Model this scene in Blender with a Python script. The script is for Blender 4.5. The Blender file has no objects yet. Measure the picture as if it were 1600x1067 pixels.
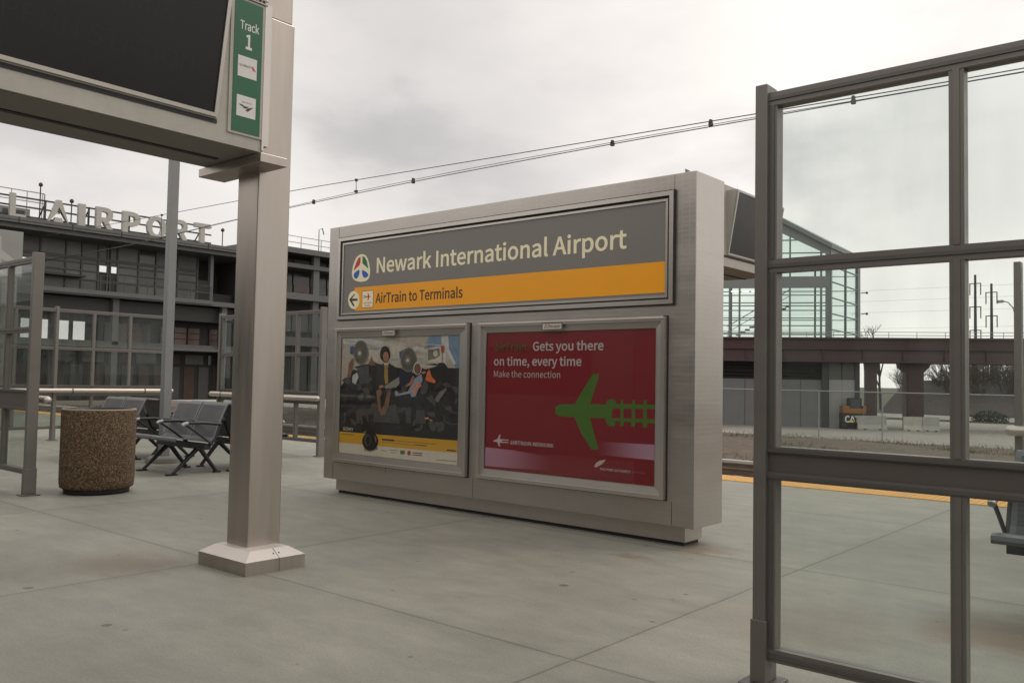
import bpy, bmesh, math, random
from math import radians, sin, cos, pi
from mathutils import Vector, Matrix
random.seed(7)
scene = bpy.context.scene
COL = scene.collection

# ------------------------------------------------------------------ camera
cam_d = bpy.data.cameras.new('camera')
cam = bpy.data.objects.new('camera', cam_d)
COL.objects.link(cam)
scene.camera = cam
PITCH, ROLL, YAW = radians(2.525), radians(1.0605), radians(40.3085)
F = Vector((-sin(YAW) * cos(PITCH), cos(YAW) * cos(PITCH), sin(PITCH)))
R0 = Vector((cos(YAW), sin(YAW), 0))
U0 = R0.cross(F)
RX = R0 * cos(ROLL) + U0 * sin(ROLL)
UX = -R0 * sin(ROLL) + U0 * cos(ROLL)
m = Matrix((RX, UX, -F)).transposed().to_4x4()
m.translation = Vector((0, 0, 1.2))
cam.matrix_world = m
cam_d.sensor_width = 36
cam_d.lens = 36 * 1346.56 / 1600
cam_d.clip_start = 0.05
cam_d.clip_end = 3000

# ------------------------------------------------------------------ sky
SUN_ELEV, SUN_AZ = radians(48), radians(35)      # azimuth clockwise from +Y
world = bpy.data.worlds.new('World')
scene.world = world
world.use_nodes = True
wn, wl = world.node_tree.nodes, world.node_tree.links
wn.clear()
wout = wn.new('ShaderNodeOutputWorld')
wbg = wn.new('ShaderNodeBackground')
sky = wn.new('ShaderNodeTexSky')
sky.sky_type = 'NISHITA'
sky.sun_disc = False
sky.sun_elevation = SUN_ELEV
sky.sun_rotation = SUN_AZ
tc = wn.new('ShaderNodeTexCoord')


def wmath(op, a, b=None, c=None):
    n = wn.new('ShaderNodeMath')
    n.operation = op
    for i, v in enumerate((a, b, c)):
        if v is None:
            continue
        if isinstance(v, (int, float)):
            n.inputs[i].default_value = v
        else:
            wl.new(v, n.inputs[i])
    return n.outputs[0]


def wmix(f, a, b):
    n = wn.new('ShaderNodeMix')
    n.data_type = 'RGBA'
    for k, v in ((0, f), (6, a), (7, b)):
        if isinstance(v, (tuple, float, int)):
            n.inputs[k].default_value = v
        else:
            wl.new(v, n.inputs[k])
    return n.outputs[2]


def wblob(d, inner, outer):
    """soft round cloud bank round one direction of the sky"""
    n = wn.new('ShaderNodeVectorMath')
    n.operation = 'DISTANCE'
    wl.new(warp.outputs[0], n.inputs[0])
    n.inputs[1].default_value = Vector(d).normalized()
    r = wn.new('ShaderNodeMapRange')
    r.interpolation_type = 'SMOOTHSTEP'
    r.inputs[1].default_value = inner
    r.inputs[2].default_value = outer
    r.inputs[3].default_value = 1
    r.inputs[4].default_value = 0
    wl.new(n.outputs['Value'], r.inputs[0])
    return r.outputs[0]


mp = wn.new('ShaderNodeMapping')
mp.inputs['Scale'].default_value = (1, 1, 2.2)
wl.new(tc.outputs['Generated'], mp.inputs[0])
nz = wn.new('ShaderNodeTexNoise')
nz.inputs['Scale'].default_value = 4.5
nz.inputs['Detail'].default_value = 6
nz.inputs['Roughness'].default_value = 0.5
wl.new(mp.outputs[0], nz.inputs['Vector'])
# warp the lookup direction a little so the banks have ragged edges
wv = wn.new('ShaderNodeVectorMath')
wv.operation = 'SUBTRACT'
wl.new(nz.outputs['Color'], wv.inputs[0])
wv.inputs[1].default_value = (0.5, 0.5, 0.5)
ws = wn.new('ShaderNodeVectorMath')
ws.operation = 'SCALE'
wl.new(wv.outputs[0], ws.inputs[0])
ws.inputs['Scale'].default_value = 0.35
warp = wn.new('ShaderNodeVectorMath')
warp.operation = 'ADD'
wl.new(tc.outputs['Generated'], warp.inputs[0])
wl.new(ws.outputs[0], warp.inputs[1])
nr = wn.new('ShaderNodeMapRange')
nr.interpolation_type = 'SMOOTHSTEP'
nr.inputs[1].default_value = 0.43
nr.inputs[2].default_value = 0.72
wl.new(nz.outputs['Fac'], nr.inputs[0])
# radiance of the layer (times the background strength): bright veil and greyer banks
veil = wmix(nr.outputs[0], (9.8, 9.25, 8.65, 1), (8.3, 7.85, 7.45, 1))
bank = wmath('MAXIMUM', wblob((-0.70, 0.63, 0.335), 0.0, 0.42), wmath('MULTIPLY', wblob((-0.27, 0.935, 0.235), 0.02, 0.2), 0.55))
bank = wmath('MAXIMUM', bank, wmath('MULTIPLY', wblob((-0.93, 0.34, 0.16), 0.05, 0.45), 0.7))
bank = wmath('MAXIMUM', bank, wmath('MULTIPLY', wblob((-0.5, 0.85, 0.2), 0.02, 0.16), 0.4))
bank = wmath('MULTIPLY', bank, wmath('ADD', 0.65, wmath('MULTIPLY', nr.outputs[0], 0.35)))
cloud = wmix(bank, veil, (4.7, 4.5, 4.5, 1))

world_col = cloud
# nishita is bright: scale it down before it shows through the overcast
sc = wn.new('ShaderNodeVectorMath')
sc.operation = 'SCALE'
wl.new(sky.outputs[0], sc.inputs[0])
sc.inputs['Scale'].default_value = 0.8
sky_mix = wmix(0.94, sc.outputs[0], world_col)
wl.new(sky_mix, wbg.inputs[0])
wbg.inputs[1].default_value = 0.1
wl.new(wbg.outputs[0], wout.inputs[0])

sun_d = bpy.data.lights.new('sun', 'SUN')
sun_d.energy = 0.7
sun_d.angle = radians(25)
sun_d.color = (1.0, 0.95, 0.88)
sun = bpy.data.objects.new('sun', sun_d)
COL.objects.link(sun)
sdir = Vector((sin(SUN_AZ) * cos(SUN_ELEV), cos(SUN_AZ) * cos(SUN_ELEV), sin(SUN_ELEV)))
sun.rotation_euler = (-sdir).to_track_quat('-Z', 'Y').to_euler()
sun.location = (0, 0, 40)

scene.view_settings.view_transform = 'Standard'
scene.view_settings.look = 'None'
scene.view_settings.exposure = 0.24
scene.view_settings.gamma = 1
scene.cycles.transparent_max_bounces = 32
scene.cycles.max_bounces = 8

# ------------------------------------------------------------------ materials
MATS = {}


def mat(name, col, rough=0.6, metal=0.0, var=0.12, scale=6.0, bump=0.0, bscale=None, spec=0.5,
        stretch=None, detail=6.0):
    """plain procedural material: base colour broken up by two noises, roughness and bump too"""
    if name in MATS:
        return MATS[name]
    m = bpy.data.materials.new(name)
    m.use_nodes = True
    n, l = m.node_tree.nodes, m.node_tree.links
    b = n['Principled BSDF']
    b.inputs['Roughness'].default_value = rough
    b.inputs['Metallic'].default_value = metal
    b.inputs['Specular IOR Level'].default_value = spec
    t = n.new('ShaderNodeTexCoord')
    mpn = n.new('ShaderNodeMapping')
    mpn.inputs['Scale'].default_value = stretch or (1, 1, 1)
    l.new(t.outputs['Object'], mpn.inputs[0])
    nz = n.new('ShaderNodeTexNoise')
    nz.inputs['Scale'].default_value = scale
    nz.inputs['Detail'].default_value = detail
    nz.inputs['Roughness'].default_value = 0.65
    l.new(mpn.outputs[0], nz.inputs['Vector'])
    mr = n.new('ShaderNodeMapRange')
    mr.inputs[1].default_value = 0.3
    mr.inputs[2].default_value = 0.7
    mr.inputs[3].default_value = 1 - var
    mr.inputs[4].default_value = 1 + var
    l.new(nz.outputs['Fac'], mr.inputs[0])
    vs = n.new('ShaderNodeVectorMath')
    vs.operation = 'SCALE'
    vs.inputs[0].default_value = col[:3]
    l.new(mr.outputs[0], vs.inputs['Scale'])
    l.new(vs.outputs[0], b.inputs['Base Color'])
    rr = n.new('ShaderNodeMapRange')
    rr.inputs[1].default_value = 0.3
    rr.inputs[2].default_value = 0.7
    rr.inputs[3].default_value = max(0.02, rough - 0.08)
    rr.inputs[4].default_value = min(1, rough + 0.08)
    l.new(nz.outputs['Fac'], rr.inputs[0])
    l.new(rr.outputs[0], b.inputs['Roughness'])
    if bump:
        bn = n.new('ShaderNodeTexNoise')
        bn.inputs['Scale'].default_value = bscale or scale * 8
        bn.inputs['Detail'].default_value = 4
        l.new(mpn.outputs[0], bn.inputs['Vector'])
        bp = n.new('ShaderNodeBump')
        bp.inputs['Strength'].default_value = bump
        bp.inputs['Distance'].default_value = 0.01
        l.new(bn.outputs['Fac'], bp.inputs['Height'])
        l.new(bp.outputs[0], b.inputs['Normal'])
    MATS[name] = m
    return m


def nodes_of(m):
    return m.node_tree.nodes, m.node_tree.links, m.node_tree.nodes['Principled BSDF']


def glass(name, tint, refl=1.0, rough=0.02, veil=0.0, veil_col=(0.5, 0.5, 0.5)):
    m = bpy.data.materials.new(name)
    m.use_nodes = True
    n, l = m.node_tree.nodes, m.node_tree.links
    n.clear()
    o = n.new('ShaderNodeOutputMaterial')
    tr = n.new('ShaderNodeBsdfTransparent')
    tr.inputs[0].default_value = (*tint, 1)
    gl = n.new('ShaderNodeBsdfGlossy')
    gl.inputs['Roughness'].default_value = rough
    gl.inputs['Color'].default_value = (0.9, 0.95, 0.95, 1)
    fr = n.new('ShaderNodeFresnel')
    fr.inputs[0].default_value = 1.45
    mu = n.new('ShaderNodeMath')
    mu.operation = 'MULTIPLY'
    mu.inputs[1].default_value = refl
    # only the outer faces of a pane mirror: no total reflection inside it
    ge = n.new('ShaderNodeNewGeometry')
    inv = n.new('ShaderNodeMath')
    inv.operation = 'SUBTRACT'
    inv.inputs[0].default_value = 1
    l.new(ge.outputs['Backfacing'], inv.inputs[1])
    mf = n.new('ShaderNodeMath')
    mf.operation = 'MULTIPLY'
    l.new(fr.outputs[0], mf.inputs[0])
    l.new(inv.outputs[0], mf.inputs[1])
    l.new(mf.outputs[0], mu.inputs[0])
    mx = n.new('ShaderNodeMixShader')
    l.new(mu.outputs[0], mx.inputs[0])
    last = tr
    if veil:
        df = n.new('ShaderNodeBsdfDiffuse')
        df.inputs[0].default_value = (*veil_col, 1)
        t = n.new('ShaderNodeTexCoord')
        nz = n.new('ShaderNodeTexNoise')
        nz.inputs['Scale'].default_value = 3.0
        nz.inputs['Detail'].default_value = 7
        mpg = n.new('ShaderNodeMapping')
        mpg.inputs['Scale'].default_value = (2.5, 2.5, 0.6)
        l.new(t.outputs['Object'], mpg.inputs[0])
        l.new(mpg.outputs[0], nz.inputs['Vector'])
        r = n.new('ShaderNodeMapRange')
        r.inputs[1].default_value = 0.3
        r.inputs[2].default_value = 0.8
        r.inputs[3].default_value = veil * 0.2
        r.inputs[4].default_value = veil * 2.2
        l.new(nz.outputs['Fac'], r.inputs[0])
        m2 = n.new('ShaderNodeMixShader')
        l.new(r.outputs[0], m2.inputs[0])
        l.new(tr.outputs[0], m2.inputs[1])
        l.new(df.outputs[0], m2.inputs[2])
        last = m2
    l.new(last.outputs[0], mx.inputs[1])
    l.new(gl.outputs[0], mx.inputs[2])
    l.new(mx.outputs[0], o.inputs[0])
    MATS[name] = m
    return m


# ------------------------------------------------------------------ letter outlines, thousandths of the capital height
SPACE = 306
GLYPHS = {
 '&': (928, [[353,-18,437,-10,513,13,580,50,641,97,702,57,761,25,817,0,872,-18,905,86,861,100,815,121,767,148,718,181,773,262,820,349,860,442,892,539,776,539,750,456,717,379,679,309,636,244,566,306,498,375,436,449,382,525,464,587,536,654,588,731,607,821,594,901,555,963,494,1003,411,1018,317,1000,244,950,198,876,181,783,186,727,199,669,219,609,247,548,172,492,109,428,65,351,49,259,71,148,134,60,230,3],[559,162,515,129,468,104,419,88,368,82,290,95,227,132,186,190,171,266,180,321,207,372,248,418,297,461,354,381,418,304,487,230],[336,607,315,653,300,698,291,742,288,784,297,842,321,888,360,919,412,930,455,921,484,896,501,861,506,819,492,757,455,703,401,654]]),
 ',': (379, [[102,-259,185,-211,248,-146,288,-67,302,26,294,87,274,133,240,162,196,172,160,166,130,149,110,121,102,85,110,48,130,20,159,3,194,-3,209,-1,199,-59,172,-110,129,-153,72,-186]]),
 '.': (379, [[190,-18,224,-11,253,8,273,38,280,76,273,115,253,146,224,165,190,172,154,165,126,146,107,115,100,76,107,38,126,8,154,-11]]),
 '1': (757, [[120,0,668,0,668,104,468,104,468,1000,372,1000,329,978,282,959,227,943,165,929,165,850,344,850,344,104,120,104]]),
 '2': (757, [[60,0,689,0,689,108,412,108,372,107,331,105,289,101,248,98,409,262,533,420,613,573,641,724,621,845,562,938,470,997,349,1018,261,1007,185,978,117,932,55,872,127,801,171,847,221,884,275,908,334,917,415,902,473,861,507,798,518,719,491,584,407,435,264,266,60,74]]),
 'A': (829, [[5,0,132,0,229,306,595,306,690,0,824,0,484,1000,344,1000],[261,405,310,559,336,643,361,727,385,811,409,898,439,812,464,727,489,644,516,559,563,405]]),
 'C': (870, [[514,-18,606,-8,687,20,758,65,821,126,752,206,702,158,648,123,587,100,520,93,391,121,293,203,230,333,209,503,231,672,296,799,395,879,524,907,585,900,638,881,686,851,729,813,797,895,747,941,684,980,609,1008,523,1018,346,982,206,880,113,717,79,499,112,282,203,119,341,17]]),
 'D': (939, [[138,0,393,0,593,34,739,133,828,291,858,503,828,716,738,871,590,967,387,1000,138,1000],[263,104,263,898,377,898,531,872,641,796,707,672,729,503,707,334,641,209,531,131,377,104]]),
 'E': (804, [[138,0,729,0,729,108,263,108,263,472,643,472,643,580,263,580,263,894,714,894,714,1000,138,1000]]),
 'F': (753, [[138,0,263,0,263,449,645,449,645,555,263,555,263,894,714,894,714,1000,138,1000]]),
 'G': (940, [[531,-18,626,-9,711,15,783,52,839,98,839,518,510,518,510,413,723,413,723,151,688,127,645,108,595,97,543,93,400,121,296,203,231,333,209,503,232,672,299,799,404,879,542,907,610,900,668,880,716,850,757,813,825,895,776,939,712,979,633,1007,538,1018,354,982,209,880,114,717,79,499,113,282,206,119,349,17]]),
 'H': (993, [[138,0,263,0,263,472,730,472,730,0,857,0,857,1000,730,1000,730,581,263,581,263,1000,138,1000]]),
 'I': (400, [[138,0,263,0,263,1000,138,1000]]),
 'J': (730, [[323,-18,449,7,534,73,583,172,599,293,599,1000,472,1000,472,306,462,208,432,142,382,105,311,93,260,99,214,119,174,154,138,206,48,141,98,72,160,23,235,-8]]),
 'K': (881, [[138,0,263,0,263,317,435,521,735,0,876,0,514,621,828,1000,685,1000,266,498,263,1000,138,1000]]),
 'L': (741, [[138,0,701,0,701,108,263,108,263,1000,138,1000]]),
 'M': (1108, [[138,0,251,0,251,554,250,624,246,701,241,778,235,849,321,621,510,101,595,101,783,621,864,849,864,778,858,701,854,624,853,554,853,0,970,0,970,1000,819,1000,628,465,611,414,594,361,577,309,558,256,535,309,517,361,499,414,480,465,289,1000,138,1000]]),
 'N': (986, [[138,0,256,0,256,525,255,604,251,683,246,761,241,838,355,632,719,0,849,0,849,1000,729,1000,729,480,730,401,734,320,740,241,746,164,739,164,632,370,266,1000,138,1000]]),
 'O': (1012, [[506,-18,679,19,814,123,902,287,933,503,902,719,814,881,679,982,506,1018,334,982,199,881,111,719,79,503,111,287,199,123,334,19],[506,93,384,122,290,204,230,334,209,503,230,672,290,799,384,879,506,907,629,879,722,799,782,672,804,503,782,334,722,204,629,122]]),
 'P': (864, [[138,0,263,0,263,398,428,398,579,417,695,473,770,569,797,707,770,845,694,935,576,985,423,1000,138,1000],[263,501,263,898,407,898,522,888,605,857,655,798,671,707,655,614,608,550,527,513,412,501]]),
 'R': (866, [[263,525,263,898,431,898,535,888,611,858,658,803,674,720,658,635,611,574,535,537,431,525],[686,0,828,0,574,438,667,474,738,533,783,615,799,720,773,852,701,938,591,985,450,1000,138,1000,138,0,263,0,263,424,443,424]]),
 'S': (813, [[415,-18,556,4,663,65,731,155,754,266,739,363,695,437,630,491,548,533,407,595,348,621,294,654,255,700,240,763,253,823,291,868,350,897,427,907,493,901,553,882,606,853,655,814,720,895,662,945,592,983,513,1009,427,1018,301,998,201,943,136,859,112,753,131,657,179,585,244,533,315,497,458,434,525,403,578,368,613,321,626,255,612,189,571,138,505,105,416,93,339,102,266,127,199,166,141,217,65,130,136,69,219,22,312,-7]]),
 'T': (817, [[345,0,472,0,472,894,775,894,775,1000,42,1000,42,894,345,894]]),
 'U': (984, [[493,-18,634,4,748,77,824,210,851,412,851,1000,730,1000,730,409,711,259,661,161,585,108,493,93,401,108,327,161,277,259,259,409,259,1000,134,1000,134,412,161,210,236,77,350,4]]),
 'W': (1198, [[247,0,397,0,546,603,558,661,571,718,584,774,596,831,614,774,626,718,638,661,651,603,802,0,955,0,1161,1000,1041,1000,933,456,920,375,906,294,892,213,879,131,870,131,852,213,835,294,817,375,799,456,660,1000,544,1000,407,456,388,375,370,294,352,213,336,131,315,213,300,294,285,375,270,456,165,1000,35,1000]]),
 'Y': (724, [[299,0,424,0,424,387,726,1000,595,1000,467,718,443,663,418,608,392,554,366,498,334,554,310,608,286,663,262,718,132,1000,-1,1000,299,387]]),
 'a': (768, [[296,-18,363,-9,427,13,486,47,542,89,557,0,659,0,659,456,644,581,599,677,519,738,402,760,316,751,237,728,169,697,112,663,160,577,207,606,261,631,319,649,382,656,457,640,504,599,528,539,535,469,331,434,189,378,107,299,80,192,97,103,142,37,210,-4],[332,83,280,90,238,110,211,147,201,201,218,266,274,318,377,358,535,386,535,180,483,138,433,108,383,89]]),
 'c': (696, [[417,-18,483,-11,546,7,604,36,658,75,603,160,566,131,524,107,478,92,428,86,335,106,263,164,216,253,199,370,217,486,265,576,339,634,432,655,474,650,512,637,547,617,580,591,643,673,601,706,552,734,494,753,427,760,291,734,177,657,100,535,71,370,97,206,171,84,280,8]]),
 'e': (756, [[426,-18,497,-12,560,4,618,28,668,57,625,141,582,116,538,97,491,86,439,82,343,100,267,152,216,234,194,341,693,341,695,356,697,373,698,392,699,412,679,556,622,665,529,735,402,760,279,733,173,655,99,533,71,370,99,206,174,84,287,8],[192,430,217,528,265,600,330,645,405,660,483,645,541,601,577,529,589,430]]),
 'h': (828, [[126,0,251,0,251,538,303,587,351,622,400,644,453,651,516,639,560,604,585,543,593,453,593,0,718,0,718,469,704,594,663,685,592,741,491,760,420,750,356,723,299,684,246,636,251,789,251,1086,126,1086]]),
 'i': (375, [[126,0,251,0,251,741,126,741],[188,894,222,900,248,916,265,943,271,977,265,1010,248,1035,222,1051,188,1057,155,1051,129,1035,112,1010,106,977,112,943,129,916,155,900]]),
 'k': (753, [[126,0,248,0,248,195,387,357,604,0,739,0,460,442,707,741,568,741,254,351,248,1086,126,1086]]),
 'l': (387, [[256,-18,280,-17,299,-14,315,-11,329,-7,311,89,302,87,296,86,285,86,272,89,261,98,254,115,251,139,251,1086,126,1086,126,147,133,77,156,25,197,-7]]),
 'm': (1263, [[126,0,251,0,251,538,300,587,348,623,393,644,437,651,498,639,541,604,566,543,574,453,574,0,699,0,699,538,749,587,797,623,842,644,885,651,947,639,990,604,1015,543,1023,453,1023,0,1147,0,1147,469,1134,594,1092,685,1022,741,924,760,858,749,796,720,736,675,678,618,650,677,607,722,550,750,473,760,409,750,349,723,294,683,243,633,228,741,126,741]]),
 'n': (832, [[126,0,251,0,251,538,303,587,351,622,400,644,453,651,516,639,560,604,585,543,593,453,593,0,718,0,718,469,704,594,663,685,592,741,491,760,420,750,355,723,297,683,243,633,228,741,126,741]]),
 'o': (827, [[413,-18,543,8,653,84,728,206,756,370,728,535,653,657,543,734,413,760,283,734,174,657,99,535,71,370,99,206,174,84,283,8],[413,86,326,106,258,164,215,253,199,370,215,486,258,576,326,634,413,655,501,634,569,576,613,486,629,370,613,253,569,164,501,106]]),
 'p': (846, [[126,-312,251,-312,251,-61,247,68,298,31,349,4,401,-12,452,-18,573,9,676,87,747,212,774,382,754,538,698,657,605,733,479,760,415,751,354,728,296,695,243,655,228,741,126,741],[431,87,391,91,347,104,300,128,251,164,251,554,303,597,353,629,401,648,447,655,538,635,599,580,633,493,644,381,628,258,584,165,516,107]]),
 'r': (529, [[126,0,251,0,251,476,292,556,339,609,389,639,437,648,458,647,475,645,492,641,509,636,532,744,515,751,496,756,476,759,453,760,393,749,337,718,286,670,243,606,228,741,126,741]]),
 's': (638, [[319,-18,435,0,519,47,571,117,588,202,568,291,516,352,444,394,363,427,303,451,252,477,217,510,203,555,212,597,237,631,280,654,341,663,388,658,431,644,471,623,509,598,569,675,522,708,468,735,406,753,340,760,231,744,151,699,102,632,85,550,104,468,153,409,223,367,300,336,361,312,415,282,454,244,469,195,460,150,433,113,388,88,323,79,261,86,205,104,153,132,104,168,44,85,101,44,168,11,242,-10]]),
 't': (514, [[357,-18,393,-15,428,-9,462,0,495,10,471,104,451,96,429,89,407,85,386,83,332,93,297,120,277,165,271,225,271,640,473,640,473,741,271,741,271,950,168,950,154,741,37,734,37,640,147,640,147,229,158,128,194,50,258,0]]),
 'u': (828, [[342,-18,413,-8,476,19,533,61,587,116,600,0,704,0,704,741,580,741,580,216,529,159,482,120,433,97,379,90,316,101,273,137,248,198,240,286,240,741,115,741,115,271,128,146,170,56,241,1]]),
 'v': (711, [[285,0,431,0,693,741,570,741,430,319,413,265,396,210,378,155,362,101,355,101,338,155,321,210,304,265,286,319,147,741,18,741]]),
 'w': (1094, [[243,0,387,0,493,397,506,450,519,503,531,557,543,613,550,613,562,557,575,504,587,452,600,400,707,0,858,0,1059,741,939,741,831,312,819,260,808,208,797,157,786,106,779,106,766,157,753,208,740,260,727,312,611,741,490,741,374,312,361,260,348,208,336,157,325,106,318,106,307,157,296,208,285,260,274,312,164,741,37,741]]),
 'x': (679, [[20,0,151,0,251,173,270,207,289,240,307,273,326,306,333,306,354,273,375,240,394,207,413,173,523,0,659,0,415,374,640,741,510,741,419,578,402,547,386,516,370,486,353,454,328,486,309,516,291,547,274,578,175,741,40,741,265,386]]),
 'y': (711, [[138,-319,236,-300,312,-245,370,-164,415,-63,693,741,572,741,438,330,423,279,408,226,393,172,378,120,371,120,352,173,333,227,315,279,297,330,147,741,18,741,315,-1,299,-57,271,-121,235,-171,189,-205,132,-217,117,-216,102,-213,87,-209,75,-205,50,-304,69,-311,90,-315,113,-318]]),
}

# ------------------------------------------------------------------ mesh helpers
GCACHE = {}


def glyph(ch, bold, extrude):
    key = (ch, bold, extrude)
    if key not in GCACHE:
        cu = bpy.data.curves.new('glyph', 'CURVE')
        cu.dimensions = '2D'
        cu.fill_mode = 'BOTH'
        cu.offset = bold
        cu.extrude = extrude
        for lp in GLYPHS[ch][1]:
            sp_ = cu.splines.new('POLY')
            sp_.points.add(len(lp) // 2 - 1)
            for i_ in range(len(lp) // 2):
                sp_.points[i_].co = (lp[2 * i_] / 1000, lp[2 * i_ + 1] / 1000, 0, 1)
            sp_.use_cyclic_u = True
        ob = bpy.data.objects.new('glyph', cu)
        COL.objects.link(ob)
        me = bpy.data.meshes.new_from_object(ob.evaluated_get(bpy.context.evaluated_depsgraph_get()))
        GCACHE[key] = ([tuple(p.co) for p in me.vertices], [tuple(p.vertices) for p in me.polygons])
        bpy.data.objects.remove(ob)
        bpy.data.curves.remove(cu)
        bpy.data.meshes.remove(me)
    return GCACHE[key]


class MB:
    """collects geometry in world coordinates, then links it as ONE mesh object"""

    def __init__(self, default=None):
        self.v, self.f, self.mi, self.mats = [], [], [], []
        self.sm = []
        self.cur = default

    def idx(self, m):
        m = m or self.cur
        if isinstance(m, str):
            m = MATS[m]
        if m not in self.mats:
            self.mats.append(m)
        return self.mats.index(m)

    def face(self, pts, m=None, smooth=False):
        b = len(self.v)
        self.v += [tuple(p) for p in pts]
        self.f.append(tuple(range(b, b + len(pts))))
        self.mi.append(self.idx(m))
        self.sm.append(smooth)

    def mesh(self, verts, faces, m=None, smooth=False):
        b = len(self.v)
        self.v += [tuple(p) for p in verts]
        k = self.idx(m)
        for f in faces:
            self.f.append(tuple(b + i for i in f))
            self.mi.append(k)
            self.sm.append(smooth)

    def box(self, x0, x1, y0, y1, z0, z1, m=None, tf=None):
        vs = [(x, y, z) for x in (x0, x1) for y in (y0, y1) for z in (z0, z1)]
        if tf:
            vs = [tf(*p) for p in vs]
        self.mesh(vs, [(0, 1, 3, 2), (4, 6, 7, 5), (0, 4, 5, 1), (2, 3, 7, 6), (0, 2, 6, 4), (1, 5, 7, 3)], m)

    def prism(self, poly, a, b, m=None, tf=None, smooth=False):
        """poly: list of 2-D points, swept from a to b; tf(u, v, w) -> world"""
        tf = tf or (lambda u, v, w: (u, v, w))
        n = len(poly)
        vs = [tf(u, v, a) for u, v in poly] + [tf(u, v, b) for u, v in poly]
        fs = [tuple(range(n))[::-1], tuple(range(n, 2 * n))]
        self.mesh(vs, fs, m)
        b0 = len(self.v) - 2 * n
        k = self.idx(m)
        for i in range(n):
            j = (i + 1) % n
            self.f.append((b0 + i, b0 + j, b0 + n + j, b0 + n + i))
            self.mi.append(k)
            self.sm.append(smooth)

    def tube(self, path, r, n=8, m=None, r2=None, caps=True):
        path = [Vector(p) for p in path]
        rings = []
        for i, p in enumerate(path):
            d = (path[min(i + 1, len(path) - 1)] - path[max(i - 1, 0)])
            d = d.normalized() if d.length else Vector((0, 0, 1))
            up = Vector((0, 0, 1)) if abs(d.z) < 0.95 else Vector((1, 0, 0))
            a = d.cross(up).normalized()
            b = d.cross(a)
            t = i / max(1, len(path) - 1)
            rr = r if r2 is None else r + (r2 - r) * t
            rings.append([p + a * rr * cos(2 * pi * k / n) + b * rr * sin(2 * pi * k / n) for k in range(n)])
        vs = [q for ring in rings for q in ring]
        fs = []
        for i in range(len(path) - 1):
            for k in range(n):
                k2 = (k + 1) % n
                fs.append((i * n + k, i * n + k2, (i + 1) * n + k2, (i + 1) * n + k))
        self.mesh(vs, fs, m, smooth=n > 5)
        if caps:
            self.face(rings[0][::-1], m)
            self.face(rings[-1], m)

    def lathe(self, c, prof, n=32, m=None, close=True):
        c = Vector(c)
        vs, fs = [], []
        for r, z in prof:
            vs += [c + Vector((r * cos(2 * pi * k / n), r * sin(2 * pi * k / n), z)) for k in range(n)]
        for i in range(len(prof) - 1):
            for k in range(n):
                k2 = (k + 1) % n
                fs.append((i * n + k, i * n + k2, (i + 1) * n + k2, (i + 1) * n + k))
        self.mesh(vs, fs, m, smooth=True)

    def poly(self, fr, pts, d, m=None):
        o, u, v, w = fr
        self.face([o + u * a + v * b + w * d for a, b in pts], m)

    def rect(self, fr, a0, a1, b0, b1, d, m=None):
        self.poly(fr, [(a0, b0), (a1, b0), (a1, b1), (a0, b1)], d, m)

    def text(self, fr, s, a0, b0, h, w=None, d=0.0, m=None, bold=0.0, extrude=0.0, centre=False):
        """s with its baseline from (a0, b0), capital height h and total width w"""
        pen, vs, fs = 0.0, [], []
        for ch in s:
            if ch == ' ':
                pen += SPACE / 1000
                continue
            gv, gf = glyph(ch, bold, extrude)
            k0 = len(vs)
            vs += [(x + pen, y, z) for x, y, z in gv]
            fs += [tuple(i_ + k0 for i_ in f) for f in gf]
            pen += GLYPHS[ch][0] / 1000
        x0, x1 = min(p[0] for p in vs), max(p[0] for p in vs)
        kx = h if w is None else w / (x1 - x0)
        if centre:
            a0 = a0 - kx * (x1 - x0) / 2
        o, u, v, n = fr
        self.mesh([o + u * (a0 + (x - x0) * kx) + v * (b0 + y * h) + n * (d + z + extrude) for x, y, z in vs], fs, m)

    def build(self, name, parent=None, origin=None, bevel=0.0):
        root = parent
        while root is not None and root.parent is not None:
            root = root.parent
        o0 = Vector(origin) if origin else (root.location.copy() if root else Vector((0, 0, 0)))
        me = bpy.data.meshes.new(name)
        me.from_pydata([tuple(Vector(p) - o0) for p in self.v], [], self.f)
        for mm in self.mats:
            me.materials.append(mm)
        me.polygons.foreach_set('material_index', self.mi)
        me.polygons.foreach_set('use_smooth', self.sm)
        me.update()
        ob = bpy.data.objects.new(name, me)
        COL.objects.link(ob)
        if parent is not None:
            ob.parent = parent
        else:
            ob.location = o0
        if bevel:
            bm = bmesh.new()
            bm.from_mesh(me)
            bmesh.ops.remove_doubles(bm, verts=bm.verts, dist=1e-5)
            es = [e for e in bm.edges if len(e.link_faces) == 2 and e.calc_face_angle(0) > 0.6]
            bmesh.ops.bevel(bm, geom=es, offset=bevel, segments=2, profile=0.5, affect='EDGES', clamp_overlap=True)
            bm.to_mesh(me)
            bm.free()
        return ob


def thing(name, label, cat, loc, group=None):
    o = bpy.data.objects.new(name, None)
    o.empty_display_size = 0.2
    COL.objects.link(o)
    o.location = loc
    return tag(o, label, cat, group)


def tag(o, label, cat, group=None, kind=None):
    o['label'] = label
    o['category'] = cat
    if group:
        o['group'] = group
    if kind:
        o['kind'] = kind
    return o


def struct(o):
    o['kind'] = 'structure'
    return o


def dup(root, loc, label, rotz=0.0, group=None, scale=None):
    """a copy of a thing with copies of its parts and sub-parts"""
    r = root.copy()
    COL.objects.link(r)
    r.location = loc
    r.rotation_euler = (0, 0, rotz)
    if scale:
        r.scale = scale
    r['label'] = label
    if group:
        r['group'] = group

    def kids(a, b):
        for ch in list(a.children):
            c = ch.copy()
            COL.objects.link(c)
            c.parent = b
            kids(ch, c)
    kids(root, r)
    return r


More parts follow.
